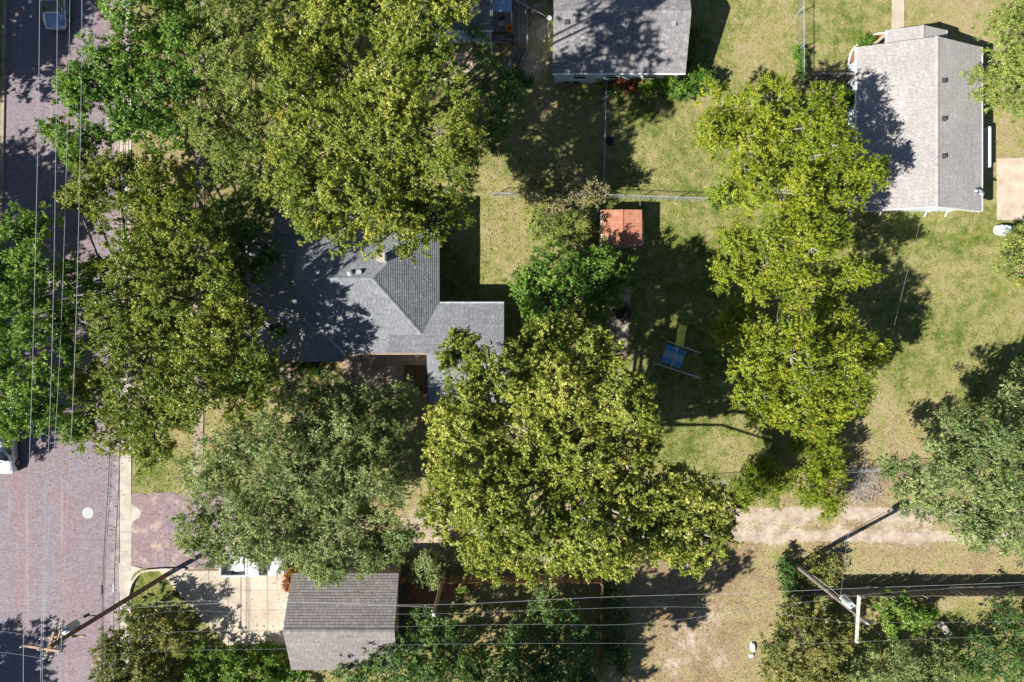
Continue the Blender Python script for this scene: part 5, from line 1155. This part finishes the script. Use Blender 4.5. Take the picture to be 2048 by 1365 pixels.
GT = None
tree("maple_tree", "deep green street maple reaching over the shaded brick street", "tree", "green",
     [(300, 40, 72), (370, 25, 62), (300, -40, 70), (290, 120, 68), (365, 105, 62), (225, 130, 48), (185, 165, 42), (150, 165, 30), (165, 205, 42), (230, 190, 48), (300, 205, 66), (345, 180, 55), (255, 255, 28), (320, 260, 52)], 12, (330, 190), fall=.3)
tree("maple_tree", "small green tree over the sunlit gap of the brick street", "tree", "green",
     [(110, 262, 26), (145, 275, 34), (185, 285, 28), (150, 310, 24), (165, 335, 14), (205, 270, 16)], 6.5, (222, 284), fall=.2)
tree("locust_tree", "feathery olive green tree between the street maple and the big golden maple", "tree", "locust",
     [(470, 50, 78), (425, 150, 74), (500, 150, 80), (400, 225, 56), (460, 260, 80), (530, 250, 76), (520, 50, 68), (450, 330, 52), (530, 345, 60), (425, 60, 36), (545, 130, 50), (490, -40, 70)], 13, (470, 220), tb=.04)
SPEC["gold"] = dict(SPEC["locust"], mat="leaf_gold")
tree("golden_sapling", "small yellow autumn sapling at the edge of the feathery olive tree", "tree", "gold", [(375, 88, 20), (358, 232, 14), (390, 95, 14)], 9, (372, 110), dm=.5)
tree("big_maple_tree", "huge golden green maple shading the house roof and the yard beside it", "tree", "maple",
     [(640, 55, 86), (740, 30, 96), (850, 35, 80, 18), (905, 25, 42, 17.5), (600, 180, 74), (700, 165, 96), (800, 150, 96, 18), (885, 150, 56, 17.5), (590, 290, 62), (690, 285, 96), (790, 270, 96), (880, 265, 66, 16.5), (915, 315, 46, 15), (630, 385, 76), (730, 385, 90), (830, 370, 88), (885, 425, 48),
      (640, 452, 42), (690, 455, 46), (790, 460, 58), (850, 452, 48), (590, 375, 42), (680, -40, 90), (820, -40, 90), (560, 90, 34)], 16, (740, 290), fall=.2, tb=.05)
tree("shade_tree", "darker green tree behind the golden maple beside the leafy yard", "tree", "dark",
     [(975, 165, 46), (1012, 185, 30), (955, 245, 46), (985, 285, 36), (950, 100, 40), (1005, 240, 26), (940, 340, 30)], 8, (965, 210), tb=.02, dm=.6)
tree("maple_tree", "broad yellow green maple over the sidewalk in front of the house", "tree", "maple",
     [(240, 372, 62), (300, 350, 62), (182, 402, 42), (330, 400, 66), (285, 450, 70), (370, 440, 50), (395, 500, 62), (320, 530, 84), (255, 600, 72), (370, 600, 88), (225, 690, 62), (310, 680, 88), (400, 690, 84), (455, 600, 40), (465, 660, 56), (500, 720, 56),
      (215, 780, 58), (300, 780, 86), (395, 770, 78), (475, 790, 56), (530, 770, 42), (185, 850, 42), (240, 860, 50), (310, 875, 52), (370, 830, 52), (440, 555, 34), (500, 640, 30), (150, 395, 22)], 12, (350, 620), tb=-.02, fall=.5)
tree("understorey_tree", "dark low tree squeezed between the broad maple and the pale porch roof", "tree", "dark",
     [(450, 440, 44), (500, 470, 40), (460, 510, 40), (510, 400, 40), (520, 540, 26), (480, 580, 26), (545, 500, 24), (520, 740, 26), (560, 660, 16)], 6.2, (480, 500), dm=.8)
tree("street_tree", "bright green street tree overhanging the silver sedan", "tree", "green",
     [(60, 470, 52), (20, 540, 60), (85, 535, 54), (40, 605, 56), (95, 595, 36), (-50, 560, 70), (-40, 660, 70), (20, 690, 52), (60, 680, 36), (40, 770, 54), (95, 745, 36), (15, 835, 46), (-50, 780, 70), (110, 810, 36), (150, 855, 32), (70, 830, 32), (-60, 860, 50)], 11.5, (-20, 660), fall=.3, tb=.12)
tree("street_tree", "shorter dark green tree rising between the two street trees", "tree", "green",
     [(170, 545, 34), (190, 590, 34), (150, 630, 36), (130, 560, 26), (110, 660, 22), (150, 700, 26), (170, 780, 30), (130, 760, 22), (200, 530, 20)], 7.5, (185, 600), dm=.8, tb=-.08)
tree("willow_tree", "large grey green willowy tree over the brick alley entrance", "tree", "willow",
     [(650, 790, 48, 5.5), (740, 815, 52, 5.5), (800, 800, 36, 5), (610, 845, 64, 7), (690, 870, 82), (780, 880, 56), (540, 875, 52), (470, 905, 66), (425, 960, 52), (520, 950, 76), (620, 960, 86), (720, 955, 84), (795, 965, 38), (400, 1035, 42), (480, 1040, 74), (570, 1050, 72), (665, 1055, 76), (760, 1040, 66), (805, 1065, 30),
      (420, 1088, 40), (520, 1090, 34), (600, 1092, 32), (640, 1125, 40), (715, 1100, 46), (785, 1095, 30), (385, 1090, 22), (655, 1150, 16)], 10, (600, 980), fall=.35)
tree("sycamore_tree", "immense yellow olive sycamore spreading from the house wing to the alley", "tree", "sycamore",
     [(930, 690, 32), (940, 740, 54), (1060, 690, 42), (1125, 695, 62), (1190, 722, 56), (1010, 740, 52), (1070, 760, 76), (1150, 790, 86), (1230, 785, 56), (1272, 790, 34), (960, 805, 60), (885, 850, 46), (950, 870, 76), (1050, 860, 96), (1160, 880, 96), (1240, 860, 66), (1285, 835, 26), (880, 930, 50), (960, 960, 86),
      (1070, 970, 96), (1180, 980, 96), (1270, 965, 70), (1330, 980, 56), (1395, 995, 54), (1435, 1015, 36), (895, 1030, 54), (990, 1050, 76), (1090, 1060, 76), (1190, 1065, 76), (1295, 1055, 76), (1385, 1060, 66), (1435, 1060, 36), (945, 1095, 42), (1035, 1105, 40), (1235, 1115, 36), (1375, 1105, 36), (1150, 1090, 42)], 17, (1110, 930), fall=.35, tb=.07)
tree("mulberry_tree", "compact fresh green tree below the rusty roofed shed", "tree", "mulberry",
     [(1065, 570, 42), (1115, 540, 52), (1185, 535, 52), (1228, 548, 36), (1100, 605, 54), (1160, 595, 56), (1215, 590, 42), (1045, 575, 28), (1120, 650, 52), (1175, 655, 44), (1080, 640, 36)], 6.5, (1140, 595), fall=.25)
tree("thin_tree", "half bare twiggy tree with thin yellowish leaves beside the shed", "tree", "sparse",
     [(1080, 385, 40), (1150, 375, 50), (1185, 388, 32), (1062, 365, 26), (1130, 345, 24), (1120, 400, 34)], 5.6, (1130, 415), fall=.2, tb=.12, dm=1.3)
tree("airy_shrub", "airy yellow green bush between the half bare tree and the shed", "tree", "locust",
     [(1105, 450, 44), (1145, 455, 34), (1080, 440, 30), (1130, 480, 26)], 4.2, (1115, 455), fall=.2, tb=.18, dm=.95)
GP = "pecan trees in a row on the long lawn"
tree("pecan_tree", "golden green pecan tree throwing shade on the warm grey roof", "tree", "pecan",
     [(1465, 225, 52), (1540, 215, 56), (1610, 240, 60), (1440, 272, 42), (1500, 300, 76), (1590, 310, 78), (1660, 295, 56), (1690, 340, 52), (1742, 352, 28), (1485, 375, 56), (1560, 385, 66), (1640, 385, 56), (1690, 385, 42), (1600, 412, 30)], 10.5, (1590, 320), GP, fall=.25)
tree("pecan_tree", "golden green pecan tree in the middle of the pecan row", "tree", "pecan",
     [(1475, 490, 40), (1545, 478, 34), (1610, 470, 40), (1655, 465, 30), (1452, 545, 30), (1535, 545, 50), (1620, 530, 54), (1690, 540, 42), (1728, 552, 24), (1600, 575, 34)], 10, (1590, 530), GP, fall=.25, tb=.04)
tree("pecan_tree", "golden green pecan tree at the alley end of the pecan row", "tree", "pecan",
     [(1470, 640, 34), (1560, 660, 50), (1640, 640, 50), (1498, 710, 52), (1580, 712, 66), (1660, 700, 64), (1735, 708, 34), (1510, 770, 52), (1600, 780, 66), (1680, 768, 52), (1715, 785, 30), (1530, 828, 32), (1600, 838, 40), (1655, 822, 34), (1450, 660, 22)], 10.5, (1600, 720), GP, fall=.25, tb=.05)
tree("oak_tree", "olive green tree beside the east eave of the warm grey house", "tree", "locust",
     [(2010, 70, 52), (2055, 35, 60), (1998, 130, 56), (2045, 140, 60), (1958, 162, 28), (1985, 200, 38), (2040, 210, 42), (2100, 110, 60)], 9, (2070, 130), fall=.3, tb=.12, dm=.9)
tree("small_tree", "small airy yellowish tree beside the parking pad", "tree", "locust",
     [(2030, 485, 34), (2060, 470, 36), (2008, 535, 24), (2040, 545, 34), (2070, 560, 36)], 4.2, (2065, 520), fall=.2, tb=.2, dm=.55)
tree("elm_tree", "silvery green spreading elm where the dirt alley leaves the yard", "tree", "elm",
     [(2000, 805, 42), (2050, 785, 56), (1905, 880, 52), (1975, 875, 66), (2050, 870, 70), (1805, 950, 36), (1865, 955, 56), (1945, 970, 76), (2030, 970, 76), (1845, 1005, 42), (1925, 1035, 52), (2005, 1050, 62), (2060, 1075, 40), (1780, 930, 20), (2110, 900, 70)], 9.5, (1990, 950), fall=.3)
tree("alley_shrub", "low feathery green shrub growing through the alley chain-link fence", "shrub", "cedar",
     [(1500, 955, 40), (1545, 970, 32), (1480, 985, 26), (1525, 940, 24)], 3.0, (1510, 965), fall=.15, tb=-.1, dm=1.4)
tree("alley_cedar", "upright feathery green bush beside the alley twig pile", "shrub", "cedar",
     [(1645, 905, 42), (1615, 885, 34), (1640, 955, 46), (1655, 995, 34), (1620, 985, 28), (1600, 880, 22)], 4.2, (1640, 935), fall=.15, tb=-.08, dm=1.3)
tree("olive_tree", "russet tipped olive bush covering the street kerb by the driveway", "tree", "olive",
     [(285, 1270, 70), (240, 1310, 46), (338, 1248, 34), (290, 1340, 66), (355, 1285, 26), (235, 1365, 50), (292, 1238, 30), (330, 1370, 60), (270, 1400, 60)], 4.0, (300, 1290), fall=.25)
tree("garden_shrub", "rounded fresh green shrub between driveway and garage front", "shrub", "mulberry",
     [(430, 1330, 46), (500, 1340, 50), (400, 1355, 36), (460, 1380, 50), (540, 1350, 40), (600, 1355, 36)], 2.6, (470, 1345), fall=.2)
tree("privet_tree", "dark glossy tree covering the garage corner and shaded back garden", "tree", "dark",
     [(770, 1315, 46), (720, 1345, 42), (880, 1255, 40), (850, 1320, 62), (915, 1300, 48), (980, 1335, 60), (820, 1370, 60), (905, 1370, 60)], 6, (860, 1330), fall=.25, tb=.06)
tree("privet_tree", "dark tangled tree against the east board fence of the shaded garden", "tree", "dark",
     [(1060, 1335, 56), (1130, 1320, 52), (1110, 1245, 46), (1050, 1270, 36), (1165, 1355, 36), (1085, 1190, 26), (1170, 1260, 26), (1000, 1380, 50), (1100, 1390, 60)], 5, (1100, 1310), fall=.25, dm=.75, tb=-.05)
tree("boundary_shrub", "dark leafy shrubs growing outside the brown fence corner", "shrub", "dark",
     [(1225, 1190, 24), (1235, 1240, 26), (1225, 1290, 26), (1240, 1330, 22)], 2.0, (1230, 1250), fall=.15, dm=.6, tb=-.1)
tree("olive_bush", "broad russet olive bush at the corner of the grey board fence", "tree", "olive",
     [(1570, 1225, 36), (1600, 1290, 62), (1650, 1320, 56), (1560, 1335, 42), (1675, 1265, 38), (1545, 1285, 26), (1610, 1370, 60), (1680, 1360, 40)], 4.8, (1610, 1290), fall=.25, tb=.08)
tree("sumac_shrub", "bright green feathery shrub below the pale crossarm", "shrub", "mulberry",
     [(1785, 1215, 32), (1825, 1240, 26), (1850, 1225, 18), (1770, 1245, 20)], 3.0, (1800, 1225), fall=.2, tb=.1)
tree("garden_tree", "sage green tree filling the shaded garden behind the grey fence", "tree", "elm",
     [(1740, 1335, 42), (1800, 1320, 44), (1870, 1335, 42), (1700, 1345, 30), (1780, 1380, 50), (1850, 1375, 40)], 4.5, (1790, 1335), fall=.2, dm=.8, tb=-.1)
tree("garden_tree", "dark green tree behind the stone bench by the grey fence", "tree", "dark",
     [(1960, 1300, 44), (2015, 1320, 46), (1945, 1350, 40), (2050, 1270, 40), (2000, 1220, 28), (2060, 1370, 50)], 4.2, (1990, 1310), fall=.2, dm=.55)
tree("pole_shrub", "dark green weeds round the foot of the grey utility pole", "shrub", "dark", [(1572, 1150, 20), (1580, 1175, 20), (1565, 1125, 14)], 1.6, (1575, 1150), fall=.1, dm=.8)
tree("fence_shrub", "thin russet shrub between the grey utility pole and board fence", "shrub", "olive", [(1632, 1135, 24), (1655, 1155, 22), (1615, 1160, 16), (1665, 1125, 14)], 1.7, (1640, 1145), fall=.1, dm=.45)
tree("wall_shrub", "rounded green shrub at the corner of the pale sided house", "shrub", "shrub", [(1385, 165, 28), (1360, 185, 22), (1412, 165, 20), (1345, 170, 16)], 2.2, (1380, 180), fall=.1, tb=-.05)
tree("wall_shrub", "yellowish flowering shrub along the pale house wall", "shrub", "shrub", [(1312, 170, 18), (1290, 178, 14), (1330, 162, 14)], 1.4, (1310, 175), fall=.1, tb=.3)
M["leaf_shrubred"] = M["leaf_red"]; SPEC["redshrub"] = dict(SPEC["shrub"], mat="leaf_red")
tree("wall_shrub", "reddish low shrub along the pale house wall", "shrub", "redshrub", [(1258, 178, 14), (1235, 168, 12), (1276, 168, 10)], 1.1, (1256, 178), fall=.1, dm=.7)
tree("wall_shrub", "dark green vine under the eave beside the pale house wall", "shrub", "dark", [(1230, 172, 12), (1275, 160, 14), (1212, 175, 10)], 1.0, (1250, 170), fall=.1, dm=.7)
tree("side_shrub", "dark hedge in the shadow of the grey house east wall", "shrub", "dark", [(1385, 60, 12), (1383, 95, 14), (1380, 125, 12)], 1.4, (1385, 95), fall=.1, dm=.7)
tree("fence_bush", "thin olive bush over the board fence beside the service pole", "shrub", "willow", [(845, 1135, 22), (870, 1145, 20), (860, 1120, 16), (838, 1155, 12)], 2.4, (855, 1135), fall=.1, dm=.6, tb=.1)
tree("bed_plant", "leafy green plant on the red mulch beside the house corner", "shrub", "shrub", [(1728, 86, 8), (1736, 85, 7), (1721, 90, 5)], .6, (1728, 87), fall=.1)
tree("bed_plant", "small yellow flowering plant on the fenced mulch bed", "shrub", "shrub", [(926, 1180, 7), (921, 1184, 5)], .6, (926, 1180), fall=.1, tb=.35)
tree("garage_plant", "orange flowering plant against the garage front corner", "shrub", "redshrub", [(580, 1158, 8), (578, 1170, 7), (582, 1148, 6)], .9, (577, 1160), fall=.1, tb=.3)
tree("fern_clump", "grassy green clump beside the garage south wall", "shrub", "shrub", [(545, 1320, 26), (560, 1345, 20), (530, 1300, 16)], 1.2, (545, 1322), fall=.1, dm=.8, tb=-.15)
tree("porch_shrub", "low green shrub in the bed below the house wing", "shrub", "shrub", [(600, 732, 12), (622, 738, 12), (640, 745, 10)], .9, (612, 736), fall=.1, dm=.8)
tree("yard_shrub", "low green shrub beside the end of the wooden ramp", "shrub", "dark", [(1030, 160, 20), (1010, 168, 16), (1050, 165, 14)], 1.6, (1030, 165), fall=.1, tb=.1)
tree("fence_vine", "green weeds climbing the straight chain-link fence", "shrub", "shrub", [(1600, 120, 7), (1599, 135, 8), (1598, 105, 6), (1602, 148, 6)], .8, (1600, 125), fall=.1)
tree("corner_vine", "green vine at the far end of the shed yard fence", "shrub", "shrub", [(1432, 385, 14), (1447, 400, 16), (1425, 410, 12)], 1.5, (1437, 398), fall=.1)
tree("roof_corner_shrub", "small green shrub beside the grey gate fence", "shrub", "shrub", [(1690, 192, 12), (1700, 205, 10), (1676, 178, 7)], 1.6, (1690, 195), fall=.1)
# trees across the street that throw the shade on the bricks
for (bx, by, tp, lab) in ((-43.2, 17.8, 13, "tall tree across the street shading the slate blue sedan"), (-43.8, 5.0, 12.5, "tall tree across the street shading the upper bricks"), (-44.5, -6.8, 11.5, "tall tree across the street shading the bricks above the silver sedan"), (-46.5, -28.5, 11, "tall tree across the street shading the lower bricks"), (-43.2, 29.5, 13, "tall tree across the street beyond the slate blue sedan")):
    k = (H - tp) / F; cxp, cyp = 1024 + bx / k, 682.5 - by / k
    tree("street_tree", lab, "tree", "far", [(cxp + dx, cyp + dy, r) for dx, dy, r in ((0, 0, 100), (95, -60, 78), (95, 65, 78), (-80, 40, 90), (10, -105, 72), (0, 110, 72), (150, 5, 62), (-40, -80, 80))], tp, None, fall=.25)

def world_lobe(x, y, h, r):
    k = (H - h) / F; return (1024 + x / k, 682.5 - y / k, r / k, h + r * .6)
tree("shade_tree", "tall green tree beyond the shaded back garden throwing shade on the dry lot", "tree", "far",
     [world_lobe(*q) for q in ((0.6, -25.6, 10, 2.7), (4.6, -24.3, 9.5, 1.6), (-3.0, -29.0, 10, 2.2), (-3.8, -26, 10, 2.4), (6.3, -23.7, 10.5, 1.5), (-1.2, -30.6, 10, 2.0), (2.8, -26.4, 10.5, 1.8))], 12, (1030, 1400))

# ------------------------------------------------------------------ grass blades and fallen leaves
def scatter(n_, x0, x1, y0, y1):
    return rng.uniform(x0, x1, n_), rng.uniform(y0, y1, n_)
X, Y = scatter(330000, -41, 43, -28, 28)
d_, e_ = ground_fields(X, Y); keep = (e_ + rng.normal(0, .12, len(X)) < .55)
def inside(poly, X, Y):
    r = np.ones(len(X), bool); poly = ccw(poly)
    for i in range(len(poly)):
        a, b_ = poly[i - 1], poly[i]; r &= ((b_[0] - a[0]) * (Y - a[1]) - (b_[1] - a[1]) * (X - a[0])) >= 0
    return r
for pl in PAVED + [px_poly(q) for q in ([(386, -80), (411, -80), (407, 962), (386, 962)], [(686, 700), (858, 700), (858, 800), (686, 800)], [(1786, -80), (1808, -80), (1808, 64), (1783, 64)], [(1994, 318), (2140, 312), (2140, 446), (1994, 440)], [(1214, 575), (1262, 575), (1256, 722), (1224, 722)], [(1700, 148), (1698, 110), (1730, 76), (1774, 68), (1774, 148)],
      [(586, 420), (876, 420), (876, 705), (586, 705)], [(1105, -60), (1371, -60), (1371, 150), (1105, 150)], [(1713, 95), (1963, 95), (1963, 423), (1713, 423)], [(575, 1150), (797, 1150), (797, 1335), (575, 1335)])]: keep &= ~inside(pl, X, Y)
X, Y, d_, e_ = X[keep], Y[keep], d_[keep], e_[keep]; n_ = len(X)
pos = np.stack([X, Y, rng.uniform(.005, .035, n_)], -1)
ax = unit(np.stack([rng.normal(0, 1, n_), rng.normal(0, 1, n_), rng.uniform(.2, 1.1, n_)], -1)); nn = unit(np.stack([rng.normal(0, .5, n_), rng.normal(0, .5, n_), np.ones(n_)], -1))
gm = leaves_mesh("grass", pos, ax, nn, .13, .4, np.clip(d_ + rng.normal(0, .16, n_), 0, 1), "grass", np.where(rng.random(n_) < .03, 2.3, 1.0), True)
a_ = gm.attributes.new("dirt", 'FLOAT', 'FACE'); a_.data.foreach_set("value", e_.astype(np.float32))
tag(stuff(link("grass", gm)), "short patchy lawn grass, green in places and dry straw elsewhere", "grass")
n_ = 26000; X, Y = scatter(n_, -40, 42, -27, 27); X[:350] = -31.7 - np.abs(rng.normal(0, .6, 350))
keep = np.arange(n_) < 350
for (px_, py_, r, pr) in ((740, 300, 330, .5), (330, 620, 350, .5), (1110, 930, 380, .5), (130, 600, 350, .35), (600, 980, 300, .5), (1060, 120, 90, 1), (1040, 150, 130, .8), (1580, 500, 380, .25), (1850, 600, 300, .12), (1450, 150, 250, .12), (770, 750, 90, 1), (1000, 1240, 200, .6), (200, 700, 600, .15)):
    c = P(px_, py_); keep |= ((X - c.x) ** 2 + (Y - c.y) ** 2 < (r * .04) ** 2) & (rng.random(n_) < pr)
X, Y = X[keep], Y[keep]; n_ = len(X); pos = np.stack([X, Y, rng.uniform(.05, .075, n_)], -1)
ax = unit(np.stack([rng.normal(0, 1, n_), rng.normal(0, 1, n_), rng.normal(0, .2, n_)], -1)); nn = unit(np.stack([rng.normal(0, .35, n_), rng.normal(0, .35, n_), np.ones(n_)], -1))
tag(stuff(link("fallen_leaves", leaves_mesh("fallen_leaves", pos, ax, nn, .11, .7, rng.uniform(0, 1, n_), "litter"))), "scattered brown and yellow fallen leaves under the trees", "leaf litter")
from mathutils.bvhtree import BVHTree
rp, rn_ = [], []
for o in [o for o in bpy.data.objects if o.name.startswith("shingles")]:
    bv = BVHTree.FromPolygons([v.co for v in o.data.vertices], [tuple(p.vertices) for p in o.data.polygons]); co = np.array([v.co for v in o.data.vertices])
    lo, hi = co.min(0), co.max(0); k_ = int((hi[0] - lo[0]) * (hi[1] - lo[1]) * 1.1)
    for i in range(k_):
        x_, y_ = rng.uniform(lo[0], hi[0]), rng.uniform(lo[1], hi[1])
        if math.sin(x_ * 1.3 + o.data.vertices[0].co.x) + math.cos(y_ * 1.1 + x_ * .4) + rng.normal(0, .5) < .3: continue
        hit = bv.ray_cast(Vector((x_, y_, 20)), Vector((0, 0, -1)))
        if hit[0] is not None: rp.append(hit[0] + hit[1] * .02); rn_.append(hit[1])
n_ = len(rp); rn_ = unit(np.array(rn_) + rng.normal(0, .15, (n_, 3))); ra = unit(np.cross(rn_, rdir(n_)))
tag(stuff(link("roof_leaves", leaves_mesh("roof_leaves", np.array(rp), ra, rn_, .10, .7, rng.uniform(0, 1, n_), "litter"))), "dry leaves and twigs lying on the shingled roofs", "leaf litter")
print("leaf triangles", TOTAL[0], "objects", len(bpy.data.objects))
